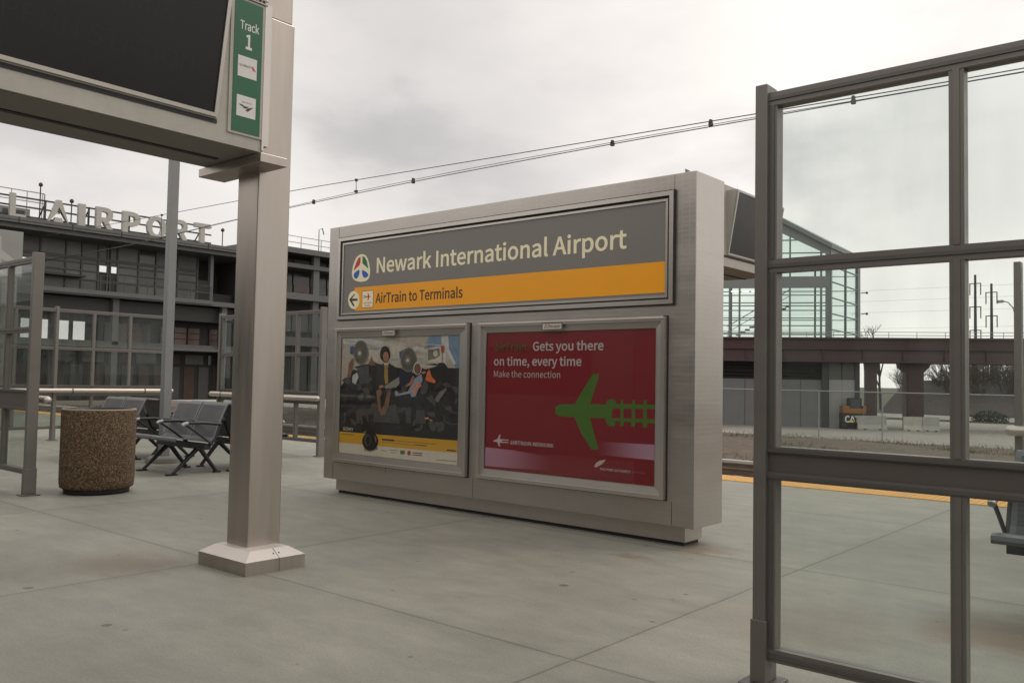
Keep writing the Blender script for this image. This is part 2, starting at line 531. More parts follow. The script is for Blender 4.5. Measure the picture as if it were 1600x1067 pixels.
def front(y):
    return (Vector((0, y, 0)), Vector((1, 0, 0)), Vector((0, 0, 1)), Vector((0, -1, 0)))


def side(x):
    return (Vector((x, 0, 0)), Vector((0, 1, 0)), Vector((0, 0, 1)), Vector((1, 0, 0)))

# ------------------------------------------------------------------ material library
def concrete_platform():
    m = mat('platform_concrete', (0.262, 0.255, 0.218), rough=0.62, var=0.16, scale=0.7, bump=0.25, bscale=55, spec=0.4)
    n, l, b = nodes_of(m)
    src = b.inputs['Base Color'].links[0].from_socket
    t = n.new('ShaderNodeTexCoord')
    sep = n.new('ShaderNodeSeparateXYZ')
    l.new(t.outputs['Object'], sep.inputs[0])

    def M(op, a, bb=None):
        k = n.new('ShaderNodeMath')
        k.operation = op
        for i, v in enumerate((a, bb)):
            if v is None:
                continue
            if isinstance(v, (int, float)):
                k.inputs[i].default_value = v
            else:
                l.new(v, k.inputs[i])
        return k.outputs[0]
    jn = n.new('ShaderNodeTexNoise')
    jn.inputs['Scale'].default_value = 3.0
    l.new(t.outputs['Object'], jn.inputs['Vector'])
    wob = M('MULTIPLY', M('SUBTRACT', jn.outputs['Fac'], 0.5), 0.012)

    def joint(co, off, step):
        a = M('ADD', M('SUBTRACT', co, off), wob)
        r = M('SUBTRACT', M('FLOORED_MODULO', M('ADD', a, step / 2), step), step / 2)
        return M('ABSOLUTE', r)
    d = M('MINIMUM', joint(sep.outputs[0], -2.22, 2.84), joint(sep.outputs[1], 3.06, 2.49))
    cut = n.new('ShaderNodeMapRange')
    cut.inputs[1].default_value = 0.003
    cut.inputs[2].default_value = 0.011
    cut.inputs[3].default_value = 0.62
    cut.inputs[4].default_value = 1.0
    l.new(d, cut.inputs[0])
    # long brushed streaks, mottled patches, a few brown stains
    st = n.new('ShaderNodeTexNoise')
    stm = n.new('ShaderNodeMapping')
    stm.inputs['Scale'].default_value = (1.4, 3.2, 1)
    l.new(t.outputs['Object'], stm.inputs[0])
    l.new(stm.outputs[0], st.inputs['Vector'])
    st.inputs['Scale'].default_value = 1.6
    st.inputs['Detail'].default_value = 8
    st.inputs['Roughness'].default_value = 0.7
    sr = n.new('ShaderNodeMapRange')
    sr.inputs[1].default_value = 0.3
    sr.inputs[2].default_value = 0.7
    sr.inputs[3].default_value = 0.86
    sr.inputs[4].default_value = 1.12
    l.new(st.outputs['Fac'], sr.inputs[0])
    sp = n.new('ShaderNodeTexNoise')
    sp.inputs['Scale'].default_value = 90
    sp.inputs['Detail'].default_value = 3
    l.new(t.outputs['Object'], sp.inputs['Vector'])
    spr = n.new('ShaderNodeMapRange')
    spr.inputs[1].default_value = 0.3
    spr.inputs[2].default_value = 0.7
    spr.inputs[3].default_value = 0.88
    spr.inputs[4].default_value = 1.1
    l.new(sp.outputs['Fac'], spr.inputs[0])
    cell = n.new('ShaderNodeCombineXYZ')
    l.new(M('FLOOR', M('DIVIDE', M('ADD', M('SUBTRACT', sep.outputs[0], -2.22), wob), 2.84)), cell.inputs[0])
    l.new(M('FLOOR', M('DIVIDE', M('ADD', M('SUBTRACT', sep.outputs[1], 3.06), wob), 2.49)), cell.inputs[1])
    wn_ = n.new('ShaderNodeTexWhiteNoise')
    l.new(cell.outputs[0], wn_.inputs['Vector'])
    slab = M('ADD', M('MULTIPLY', wn_.outputs['Value'], 0.14), 0.93)
    # dirt collected along the joints
    dj = n.new('ShaderNodeMapRange')
    dj.interpolation_type = 'SMOOTHSTEP'
    dj.inputs[1].default_value = 0.0
    dj.inputs[2].default_value = 0.09
    dj.inputs[3].default_value = 0.94
    dj.inputs[4].default_value = 1.0
    l.new(d, dj.inputs[0])
    f = M('MULTIPLY', M('MULTIPLY', cut.outputs[0], sr.outputs[0]), spr.outputs[0])
    f = M('MULTIPLY', M('MULTIPLY', f, slab), dj.outputs[0])
    vs = n.new('ShaderNodeVectorMath')
    vs.operation = 'SCALE'
    l.new(src, vs.inputs[0])
    l.new(f, vs.inputs['Scale'])
    last = vs.outputs[0]
    # trodden-in gum spots and dirt specks, each with its own size
    for scl, rad, keep, col in ((1.9, 0.11, 0.6, (0.08, 0.075, 0.068, 1)), (6.5, 0.13, 0.35, (0.13, 0.12, 0.105, 1))):
        vo = n.new('ShaderNodeTexVoronoi')
        vo.inputs['Scale'].default_value = scl
        l.new(t.outputs['Object'], vo.inputs['Vector'])
        sc_ = n.new('ShaderNodeSeparateColor')
        l.new(vo.outputs['Color'], sc_.inputs[0])
        k1 = M('LESS_THAN', vo.outputs['Distance'], M('MULTIPLY', sc_.outputs[1], rad))
        k2 = M('LESS_THAN', sc_.outputs[0], keep)
        mx = n.new('ShaderNodeMix')
        mx.data_type = 'RGBA'
        l.new(M('MULTIPLY', M('MULTIPLY', k1, k2), 0.7), mx.inputs[0])
        l.new(last, mx.inputs[6])
        mx.inputs[7].default_value = col
        last = mx.outputs[2]
    # rust stains of their own shape
    for (x, y, r, rough_amt) in ((-2.98, 5.72, 0.33, 0.55), (-3.2, 5.15, 0.16, 0.5), (-0.95, 4.75, 0.45, 0.6), (-5.4, 2.62, 0.5, 0.35),
                                 (-9.3, 1.7, 0.6, 0.3), (-1.7, 4.3, 0.6, 0.25)):
        dn = n.new('ShaderNodeVectorMath')
        dn.operation = 'DISTANCE'
        ad = n.new('ShaderNodeVectorMath')
        ad.operation = 'MULTIPLY_ADD'
        l.new(st.outputs['Color'], ad.inputs[0])
        ad.inputs[1].default_value = (0.7, 0.7, 0)
        l.new(t.outputs['Object'], ad.inputs[2])
        l.new(ad.outputs[0], dn.inputs[0])
        dn.inputs[1].default_value = (x + 0.35, y + 0.35, 0)
        k = n.new('ShaderNodeMapRange')
        k.interpolation_type = 'SMOOTHSTEP'
        k.inputs[1].default_value = r * 0.2
        k.inputs[2].default_value = r
        k.inputs[3].default_value = rough_amt
        k.inputs[4].default_value = 0
        l.new(dn.outputs['Value'], k.inputs[0])
        mx = n.new('ShaderNodeMix')
        mx.data_type = 'RGBA'
        l.new(k.outputs[0], mx.inputs[0])
        l.new(last, mx.inputs[6])
        mx.inputs[7].default_value = (0.17, 0.1, 0.055, 1)
        last = mx.outputs[2]
    l.new(last, b.inputs['Base Color'])
    return m


def tiled_steel():
    """satin steel with a fine pressed grid"""
    m = mat('tiled_steel', (0.46, 0.43, 0.40), rough=0.36, metal=0.9, var=0.05, scale=1.6, stretch=(1, 1, 3))
    n, l, b = nodes_of(m)
    t = n.new('ShaderNodeTexCoord')
    sep = n.new('ShaderNodeSeparateXYZ')
    l.new(t.outputs['Object'], sep.inputs[0])
    ad = n.new('ShaderNodeMath')
    ad.operation = 'ADD'
    l.new(sep.outputs[0], ad.inputs[0])
    l.new(sep.outputs[1], ad.inputs[1])
    cm = n.new('ShaderNodeCombineXYZ')
    l.new(ad.outputs[0], cm.inputs[0])
    l.new(sep.outputs[2], cm.inputs[1])
    br = n.new('ShaderNodeTexBrick')
    br.offset = 0
    br.inputs['Scale'].default_value = 1
    br.inputs['Mortar Size'].default_value = 0.0022
    br.inputs['Mortar Smooth'].default_value = 0.6
    br.inputs['Brick Width'].default_value = 0.06
    br.inputs['Row Height'].default_value = 0.035
    br.inputs['Color1'].default_value = (1, 1, 1, 1)
    br.inputs['Color2'].default_value = (0.9, 0.9, 0.9, 1)
    br.inputs['Mortar'].default_value = (1.22, 1.22, 1.22, 1)
    l.new(cm.outputs[0], br.inputs['Vector'])
    src = b.inputs['Base Color'].links[0].from_socket
    mu = n.new('ShaderNodeMix')
    mu.data_type = 'RGBA'
    mu.blend_type = 'MULTIPLY'
    mu.inputs[0].default_value = 0.22
    l.new(src, mu.inputs[6])
    l.new(br.outputs['Color'], mu.inputs[7])
    l.new(mu.outputs[2], b.inputs['Base Color'])
    bp = n.new('ShaderNodeBump')
    bp.inputs['Strength'].default_value = 0.15
    bp.inputs['Distance'].default_value = 0.002
    l.new(br.outputs['Fac'], bp.inputs['Height'])
    l.new(bp.outputs[0], b.inputs['Normal'])
    return m


def aggregate():
    m = mat('exposed_aggregate', (0.2, 0.13, 0.075), rough=0.8, var=0.2, scale=5, bump=0)
    n, l, b = nodes_of(m)
    t = n.new('ShaderNodeTexCoord')
    vo = n.new('ShaderNodeTexVoronoi')
    vo.inputs['Scale'].default_value = 110
    l.new(t.outputs['Object'], vo.inputs['Vector'])
    cr = n.new('ShaderNodeValToRGB')
    el = cr.color_ramp.elements
    el[0].position, el[0].color = 0.0, (0.03, 0.02, 0.012, 1)
    el[1].position, el[1].color = 1.0, (0.3, 0.22, 0.13, 1)
    for p, c in ((0.3, (0.075, 0.047, 0.024, 1)), (0.6, (0.125, 0.078, 0.04, 1)), (0.85, (0.18, 0.12, 0.065, 1))):
        e = el.new(p)
        e.color = c
    sx = n.new('ShaderNodeSeparateColor')
    l.new(vo.outputs['Color'], sx.inputs[0])
    l.new(sx.outputs[0], cr.inputs[0])
    l.new(cr.outputs[0], b.inputs['Base Color'])
    bp = n.new('ShaderNodeBump')
    bp.inputs['Strength'].default_value = 0.8
    bp.inputs['Distance'].default_value = 0.006
    bp.invert = True
    l.new(vo.outputs['Distance'], bp.inputs['Height'])
    l.new(bp.outputs[0], b.inputs['Normal'])
    return m


def perforated():
    m = mat('perforated_metal', (0.075, 0.078, 0.086), rough=0.45, metal=0.3, var=0.08, scale=4)
    n, l, b = nodes_of(m)
    t = n.new('ShaderNodeTexCoord')
    vo = n.new('ShaderNodeTexVoronoi')
    vo.inputs['Scale'].default_value = 90
    vo.inputs['Randomness'].default_value = 0
    l.new(t.outputs['Object'], vo.inputs['Vector'])
    r = n.new('ShaderNodeMapRange')
    r.inputs[1].default_value = 0.25
    r.inputs[2].default_value = 0.4
    r.inputs[3].default_value = 0.25
    r.inputs[4].default_value = 1
    l.new(vo.outputs['Distance'], r.inputs[0])
    src = b.inputs['Base Color'].links[0].from_socket
    vs = n.new('ShaderNodeVectorMath')
    vs.operation = 'SCALE'
    l.new(src, vs.inputs[0])
    l.new(r.outputs[0], vs.inputs['Scale'])
    l.new(vs.outputs[0], b.inputs['Base Color'])
    return m


def chain_link():
    m = bpy.data.materials.new('chain_link')
    m.use_nodes = True
    n, l = m.node_tree.nodes, m.node_tree.links
    b = n['Principled BSDF']
    b.inputs['Base Color'].default_value = (0.16, 0.165, 0.165, 1)
    b.inputs['Metallic'].default_value = 0.5
    b.inputs['Roughness'].default_value = 0.5
    t = n.new('ShaderNodeTexCoord')
    outs = []
    for sgn in (1, -1):
        mp_ = n.new('ShaderNodeMapping')
        mp_.inputs['Rotation'].default_value = (0, sgn * pi / 4, 0)
        l.new(t.outputs['Object'], mp_.inputs[0])
        w = n.new('ShaderNodeTexWave')
        w.inputs['Scale'].default_value = 4.5
        l.new(mp_.outputs[0], w.inputs['Vector'])
        k = n.new('ShaderNodeMath')
        k.operation = 'GREATER_THAN'
        k.inputs[1].default_value = 0.985
        l.new(w.outputs['Fac'], k.inputs[0])
        outs.append(k.outputs[0])
    mx = n.new('ShaderNodeMath')
    mx.operation = 'MAXIMUM'
    l.new(outs[0], mx.inputs[0])
    l.new(outs[1], mx.inputs[1])
    l.new(mx.outputs[0], b.inputs['Alpha'])
    MATS['chain_link'] = m
    return m


concrete_platform()
tiled_steel()
aggregate()
perforated()
chain_link()
mat('satin_steel', (0.50, 0.465, 0.43), rough=0.38, metal=0.85, var=0.06, scale=1.2, stretch=(6, 6, 0.6))
mat('column_steel', (0.42, 0.375, 0.335), rough=0.33, metal=0.8, var=0.1, scale=1.5, stretch=(5, 5, 0.5))
mat('bright_steel', (0.62, 0.57, 0.53), rough=0.45, metal=0.35, var=0.05, scale=3)
mat('frame_steel', (0.52, 0.49, 0.455), rough=0.36, metal=0.9, var=0.02, scale=0.8)
mat('dark_gap', (0.025, 0.024, 0.023), rough=0.7, var=0.2)
mat('sign_grey', (0.195, 0.185, 0.165), rough=0.45, var=0.03, scale=2)
mat('sign_orange', (0.9, 0.37, 0.008), rough=0.4, var=0.03, scale=2)
mat('sign_cream', (0.88, 0.8, 0.56), rough=0.5, var=0.02)
mat('sign_dark', (0.05, 0.03, 0.02), rough=0.5, var=0.02)
mat('sign_red', (0.5, 0.03, 0.04), rough=0.5, var=0.02)
mat('sign_green', (0.02, 0.16, 0.06), rough=0.5, var=0.02)
mat('sign_blue', (0.03, 0.1, 0.5), rough=0.5, var=0.02)
mat('track_green', (0.009, 0.095, 0.04), rough=0.5, var=0.06, scale=4)
mat('track_white', (0.6, 0.58, 0.56), rough=0.5, var=0.04)
mat('beige_paint', (0.37, 0.345, 0.305), rough=0.55, var=0.1, scale=5, bump=0.05)
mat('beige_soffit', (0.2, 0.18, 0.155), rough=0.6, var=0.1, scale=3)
mat('screen_black', (0.008, 0.008, 0.009), rough=0.3, var=0.3, scale=1.5, spec=0.35)
mat('screen_text', (0.0115, 0.0115, 0.011), rough=0.3, var=0.3, scale=1.5, spec=0.35)
mat('brown_aluminium', (0.18, 0.165, 0.15), rough=0.42, metal=0.25, var=0.06, scale=2, stretch=(1, 1, 4))
mat('brown_kick', (0.125, 0.11, 0.097), rough=0.5, metal=0.15, var=0.06, scale=2)
mat('dark_aluminium', (0.12, 0.112, 0.104), rough=0.45, metal=0.2, var=0.08, scale=2)
mat('rail_steel', (0.56, 0.5, 0.45), rough=0.35, metal=0.8, var=0.06, scale=3)
mat('grey_pole', (0.2, 0.21, 0.205), rough=0.5, var=0.08, scale=2)
mat('bench_frame', (0.125, 0.13, 0.14), rough=0.38, metal=0.35, var=0.08, scale=4)
mat('bench_black', (0.022, 0.024, 0.027), rough=0.4, metal=0.2, var=0.1, scale=4)
mat('bench_cap', (0.36, 0.36, 0.36), rough=0.35, metal=0.6, var=0.05)
mat('can_rim', (0.33, 0.26, 0.19), rough=0.6, var=0.15, scale=20)
mat('yellow_strip', (0.66, 0.36, 0.1), rough=0.7, var=0.12, scale=3, bump=0.3, bscale=60)
mat('platform_edge', (0.2, 0.19, 0.17), rough=0.85, var=0.2, scale=3)
mat('ballast', (0.07, 0.06, 0.052), rough=0.95, var=0.45, scale=18, bump=0.8, bscale=60)
mat('soil', (0.11, 0.085, 0.062), rough=0.95, var=0.35, scale=2, bump=0.5, bscale=30)
mat('lot_paving', (0.3, 0.28, 0.245), rough=0.9, var=0.14, scale=0.7, bump=0.2, bscale=20)
mat('road_grey', (0.27, 0.26, 0.24), rough=0.9, var=0.1, scale=0.6)
mat('scrub', (0.08, 0.085, 0.05), rough=0.95, var=0.3, scale=0.4)
mat('rail_rust', (0.16, 0.12, 0.09), rough=0.5, metal=0.5, var=0.2, scale=6)
mat('kerb_concrete', (0.42, 0.4, 0.36), rough=0.85, var=0.15, scale=3)
mat('maroon_steel', (0.062, 0.032, 0.033), rough=0.55, var=0.2, scale=1.2)
mat('maroon_dark', (0.045, 0.02, 0.02), rough=0.6, var=0.2, scale=1.2)
mat('under_wall', (0.17, 0.175, 0.175), rough=0.8, var=0.12, scale=0.8)
mat('white_wall', (0.31, 0.31, 0.3), rough=0.75, var=0.08, scale=0.8)
mat('dark_steel', (0.05, 0.052, 0.05), rough=0.55, metal=0.2, var=0.2, scale=2)
mat('tower_frame', (0.17, 0.2, 0.195), rough=0.5, metal=0.2, var=0.08, scale=1)
mat('tower_panel', (0.2, 0.215, 0.21), rough=0.55, var=0.08, scale=1)
mat('facade_panel', (0.105, 0.11, 0.1), rough=0.35, var=0.16, scale=0.35, spec=0.5)
mat('facade_glass', (0.05, 0.054, 0.05), rough=0.15, var=0.25, scale=0.5, spec=0.6)
mat('facade_dark', (0.045, 0.045, 0.042), rough=0.6, var=0.2, scale=0.7)
mat('facade_pale', (0.15, 0.152, 0.138), rough=0.35, var=0.14, scale=0.6)
mat('facade_brown', (0.1, 0.06, 0.042), rough=0.5, var=0.3, scale=0.8)
mat('facade_pink', (0.17, 0.105, 0.085), rough=0.3, var=0.2, scale=0.8)
mat('facade_column', (0.11, 0.112, 0.108), rough=0.5, var=0.1, scale=1)
mat('fascia_grey', (0.12, 0.12, 0.115), rough=0.5, metal=0.2, var=0.1, scale=1.2)
mat('facade_frame', (0.085, 0.087, 0.083), rough=0.5, var=0.1, scale=1)
mat('letter_face', (0.42, 0.4, 0.37), rough=0.5, var=0.06, scale=2)
mat('letter_edge', (0.2, 0.19, 0.18), rough=0.5, var=0.06, scale=2)
mat('plant_grey', (0.2, 0.2, 0.19), rough=0.6, var=0.15, scale=2)
mat('panel_grey', (0.25, 0.25, 0.235), rough=0.6, var=0.08, scale=1)
mat('panel_pale', (0.36, 0.35, 0.33), rough=0.6, var=0.05, scale=1)
mat('bark', (0.085, 0.07, 0.058), rough=0.9, var=0.2, scale=6)
mat('dry_weed', (0.12, 0.085, 0.055), rough=0.9, var=0.3, scale=3)
mat('brown_weed', (0.07, 0.05, 0.036), rough=0.9, var=0.3, scale=3)
mat('green_weed', (0.07, 0.07, 0.038), rough=0.9, var=0.3, scale=3)
mat('hedge_leaf', (0.035, 0.05, 0.03), rough=0.8, var=0.3, scale=5)
mat('hill_brown', (0.055, 0.046, 0.042), rough=0.95, var=0.25, scale=0.6, bump=0.4, bscale=6)
mat('barrier', (0.36, 0.35, 0.32), rough=0.85, var=0.15, scale=2, bump=0.1)
mat('galvanised', (0.33, 0.34, 0.34), rough=0.45, metal=0.6, var=0.08, scale=5)
mat('machine_orange', (0.27, 0.12, 0.028), rough=0.45, var=0.1, scale=4)
mat('machine_black', (0.022, 0.023, 0.024), rough=0.5, var=0.2, scale=4)
mat('rubber', (0.03, 0.03, 0.03), rough=0.9, var=0.2, scale=8)
mat('cab_glass', (0.07, 0.085, 0.09), rough=0.15, var=0.2, scale=2)
mat('white_mark', (0.7, 0.7, 0.68), rough=0.5, var=0.04)
mat('yellow_mark', (0.75, 0.5, 0.03), rough=0.5, var=0.04)
mat('wire', (0.06, 0.058, 0.055), rough=0.5, metal=0.5, var=0.1)
mat('insulator', (0.1, 0.07, 0.06), rough=0.35, var=0.1)
mat('carriage_steel', (0.3, 0.3, 0.3), rough=0.35, metal=0.7, var=0.06, scale=1, stretch=(0.4, 1, 6))
mat('carriage_glass', (0.02, 0.022, 0.025), rough=0.1, var=0.1)
mat('carriage_blue', (0.03, 0.06, 0.16), rough=0.4, var=0.05)
glass('shelter_glass', (0.925, 0.952, 0.94), refl=0.9, veil=0.028, veil_col=(0.45, 0.48, 0.45))
glass('shelter_glass_dim', (0.82, 0.85, 0.83), refl=0.9, veil=0.05, veil_col=(0.3, 0.3, 0.28))
glass('tower_glass', (0.72, 0.85, 0.8), refl=0.8)
glass('poster_glass', (0.94, 0.94, 0.93), refl=1.25, rough=0.03)
P_ = dict(p_beige=(0.5, 0.45, 0.38), p_cream=(0.62, 0.56, 0.47), p_white=(0.62, 0.62, 0.6), p_sky=(0.2, 0.3, 0.44), p_paleblue=(0.36, 0.42, 0.47),
          p_dark=(0.026, 0.025, 0.026), p_floor=(0.085, 0.082, 0.078), p_tan=(0.24, 0.13, 0.08), p_greydk=(0.09, 0.088, 0.085), p_blue=(0.06, 0.12, 0.3),
          p_greymid=(0.2, 0.185, 0.165), p_grey=(0.13, 0.115, 0.1), p_black=(0.013, 0.013, 0.014), p_skin=(0.42, 0.2, 0.13), p_suit=(0.035, 0.033, 0.036),
          p_tie=(0.42, 0.28, 0.08), p_papers=(0.3, 0.29, 0.27), p_navy=(0.03, 0.035, 0.06), p_lightblue=(0.33, 0.37, 0.45), p_pink=(0.6, 0.27, 0.22),
          p_red=(0.42, 0.06, 0.06), p_orange=(0.75, 0.2, 0.06), p_yellow=(0.72, 0.4, 0.03), p_print=(0.72, 0.66, 0.56), p_shadow=(0.3, 0.27, 0.23),
          p_dim=(0.055, 0.042, 0.036), p_green=(0.13, 0.22, 0.02), p_ink=(0.35, 0.2, 0.03), g_green=(0.075, 0.19, 0.022), g_white=(0.62, 0.52, 0.53), g_red=(0.24, 0.008, 0.018),
          g_pink=(0.42, 0.18, 0.26), g_darkgreen=(0.12, 0.1, 0.03))
for k_, c_ in P_.items():
    mat(k_, c_, rough=0.5, var=0.03 if k_[0] == 'g' or k_ in ('p_yellow', 'p_print', 'p_ink') else 0.2, scale=14)
lamp_m = bpy.data.materials.new('lamp_strip')
lamp_m.use_nodes = True
lamp_m.node_tree.nodes['Principled BSDF'].inputs['Emission Color'].default_value = (1, 0.95, 0.8, 1)
lamp_m.node_tree.nodes['Principled BSDF'].inputs['Emission Strength'].default_value = 1.5
MATS['lamp_strip'] = lamp_m

# ------------------------------------------------------------------ ground, platform, tracks
GZ = -1.2
mb = MB('scrub'); mb.box(-900, 900, -300, 1500, GZ - 2, GZ - 0.1); struct(mb.build('ground', origin=(0, 0, 0)))
mb = MB('ballast'); mb.box(-400, 400, 10.6, 24.2, GZ - 0.09, GZ); struct(mb.build('track_bed', origin=(0, 0, 0)))
mb = MB('kerb_concrete'); mb.box(-400, 400, 24.2, 24.5, GZ - 0.09, GZ + 0.1); struct(mb.build('trackside_kerb', origin=(0, 0, 0)))
mb = MB('soil')
nx, ny = 60, 14
vs = []
for j in range(ny + 1):
    for i in range(nx + 1):
        y = 24.5 + (39.4 - 24.5) * j / ny
        x = -90 + 120 * i / nx
        h = 0.25 * sin(pi * j / ny) * (0.6 + 0.4 * sin(x * 0.7 + j)) + random.uniform(-0.05, 0.05)
        vs.append((x, y, GZ - 0.02 + (h if 0 < j < ny else 0)))
mb.mesh(vs, [(j * (nx + 1) + i, j * (nx + 1) + i + 1, (j + 1) * (nx + 1) + i + 1, (j + 1) * (nx + 1) + i) for j in range(ny) for i in range(nx)])
struct(mb.build('embankment', origin=(0, 0, 0)))
mb = MB('lot_paving'); mb.box(-120, 60, 39.4, 66, GZ - 0.08, GZ - 0.01); struct(mb.build('paved_lot', origin=(0, 0, 0)))
mb = MB('road_grey'); mb.box(-160, 120, 70, 80, GZ - 0.08, GZ + 0.02)
struct(mb.build('road', origin=(0, 0, 0)))
mb = MB('hill_brown')
vs, fs = [], []
for j in range(9):
    for i in range(25):
        x = -26 + 14 * i / 24; y = 84 + 22 * j / 8
        prof = max(0, 1 - ((i - 9) / 15) ** 4) if i > 9 else 1
        h = 3.1 * min(1, j / 3) * prof
        vs.append((x, y, GZ - 0.05 + h + random.uniform(-0.08, 0.08)))
fs = [(j * 25 + i, j * 25 + i + 1, (j + 1) * 25 + i + 1, (j + 1) * 25 + i) for j in range(8) for i in range(24)]
mb.mesh(vs, fs, smooth=True)
struct(mb.build('hill', origin=(0, 0, 0)))

mb = MB('platform_concrete')
mb.box(-70, 40, 0.15, 9.94, -0.4, 0)
mb.box(-70, 40, 10.45, 10.52, -0.4, 0.004, 'platform_edge')
mb.box(-70, 40, 0.05, 0.15, -0.4, 0, 'platform_edge')
mb.box(-70, 40, 0.6, 10.1, GZ - 0.05, -0.4, 'platform_edge')
struct(mb.build('platform', origin=(0, 0, 0)))
mb = MB('yellow_strip')
mb.box(-70, 40, 9.94, 10.45, -0.2, 0.008)
# rows of low warning domes on the near part of the strip
for i in range(150):
    for j in range(7):
        x = -9 + i * 0.07; y = 9.98 + j * 0.068
        mb.lathe((x, y, 0.008), [(0.018, 0), (0.012, 0.005), (0.0, 0.006)], n=6)
struct(mb.build('warning_strip', origin=(0, 0, 0)))

for nm, y0 in (('nearer', 15.6), ('farther', 21.2)):
    t = thing('railway_track', f'{nm} rusty railway track on dark ballast beyond the far platform edge', 'railway track', (-10, y0, GZ), 'railway tracks beyond the platform')
    for yy in (y0, y0 + 1.435):
        b = MB('rail_rust')
        b.box(-90, 40, yy - 0.035, yy + 0.035, GZ + 0.14, GZ + 0.18)
        b.box(-90, 40, yy - 0.01, yy + 0.01, GZ + 0.03, GZ + 0.14)
        b.box(-90, 40, yy - 0.07, yy + 0.07, GZ + 0.015, GZ + 0.03)
        b.build('rail', t)
    b = MB('kerb_concrete')
    for k in range(216):
        b.box(-90 + k * 0.6, -90 + k * 0.6 + 0.24, y0 - 0.55, y0 + 2, GZ - 0.06, GZ + 0.012, 'platform_edge')
    b.build('sleepers', t)['kind'] = 'stuff'

# ------------------------------------------------------------------ the carriage we look out of
t = thing('train_carriage', 'silver passenger carriage standing at the near platform edge', 'train', (0, -1.6, 0))
prof = [(-3.1, -0.9), (-0.12, -0.9), (-0.1, 0.6), (-0.1, 2.6), (-0.35, 3.1), (-0.9, 3.4), (-2.3, 3.4), (-2.85, 3.1), (-3.1, 2.6)]
b = MB('carriage_steel')
b.prism(prof, -26, 26, tf=lambda u, v, w: (w, u, v))
b.build('body', t)
for k in range(17):
    x = -24 + k * 3
    w = MB('carriage_glass'); w.box(x - 1.1, x + 1.1, -0.1, -0.085, 0.95, 1.75); w.build('window', t)
for k in (-14.5, 14.5):
    w = MB('carriage_blue'); w.box(k - 0.25, k + 0.25, -0.1, -0.08, 0.05, 2.05); w.build('door', t)

# ------------------------------------------------------------------ station name pylon
PX0, PX1, PY0, PY1 = -7.292, -3.018, 5.61, 6.05
t = thing('station_pylon', 'large freestanding steel pylon with the grey and orange station name panel', 'station sign', (-5.155, 5.83, 0))
b = MB('tiled_steel')
b.box(PX0, PX1, PY0, PY1, 0.15, 2.75)
casing = b.build('casing', t, bevel=0.006)
b = MB('satin_steel')
b.box(PX0 + 0.1, PX1 - 0.12, PY0 + 0.09, PY1 - 0.09, 0.03, 0.15)
b.box(PX0 + 0.12, PX1 - 0.14, PY0 + 0.11, PY1 - 0.11, 0, 0.03, 'dark_gap')
b.build('plinth', t)
for x, z0, z1 in ((-7.14, .16, .33), (-5.18, .16, .33), (-3.2, .16, .33), (-7.14, 2.63, 2.74), (-3.2, 2.63, 2.74)):
    b = MB('dark_gap')                                # panel joints of the cladding
    b.box(x - 0.0015, x + 0.0015, PY0 - 0.0012, PY0, z0, z1)
    b.build('cladding_joint', casing)
fr = front(PY0)
for x, z0, z1 in ((-6.33, .27, .322), (-6.55, .305, .322), (-5.93, .3, .322)):
    b = MB('dark_gap')
    b.poly(fr, [(x - .003, z1), (x + .003, z1), (x + .0015, z0), (x - .0015, z0)], 0.0012)
    b.build('drip_mark', casing)


def ring(b, x0, x1, z0, z1, w, ya, yb, m):
    b.box(x0, x1, ya, yb, z1 - w, z1, m)
    b.box(x0, x1, ya, yb, z0, z0 + w, m)
    b.box(x0, x0 + w, ya, yb, z0 + w, z1 - w, m)
    b.box(x1 - w, x1, ya, yb, z0 + w, z1 - w, m)


sp = MB('sign_grey')
sp.box(-7.045, -3.245, PY0 - 0.006, PY0 - 0.001, 1.83, 2.572)
panel = sp.build('sign_panel', t)
b = MB('satin_steel')
ring(b, -7.118, -3.186, 1.772, 2.63, 0.008, PY0 - 0.02, PY0, 'dark_gap')
ring(b, -7.11, -3.194, 1.78, 2.622, 0.034, PY0 - 0.03, PY0, 'frame_steel')
ring(b, -7.076, -3.228, 1.814, 2.588, 0.020, PY0 - 0.004, PY0, 'dark_gap')
ring(b, -7.056, -3.248, 1.828, 2.568, 0.018, PY0 - 0.016, PY0, 'frame_steel')
b.build('sign_frame', panel)
b = MB('sign_orange')
b.poly(fr, [(-6.86, 2.1), (-3.268, 2.1), (-3.268, 1.868), (-6.83, 1.863), (-6.868, 1.885)], 0.0072)
b.text(fr, 'AirTrain to Terminals', -6.532, 1.93, 0.093, 1.186, 0.0085, 'sign_dark', bold=0.022)
b.build('direction_band', panel)
b = MB('sign_cream')
b.text(fr, 'Newark International Airport', -6.527, 2.23, 0.144, 2.917, 0.0075, bold=0.028)
b.build('name_lettering', panel)


def smooth_poly(pts, n=2):
    for _ in range(n):
        q = []
        for i, p in enumerate(pts):
            r = pts[(i + 1) % len(pts)]
            q += [(p[0] * .75 + r[0] * .25, p[1] * .75 + r[1] * .25), (p[0] * .25 + r[0] * .75, p[1] * .25 + r[1] * .75)]
        pts = q
    return pts


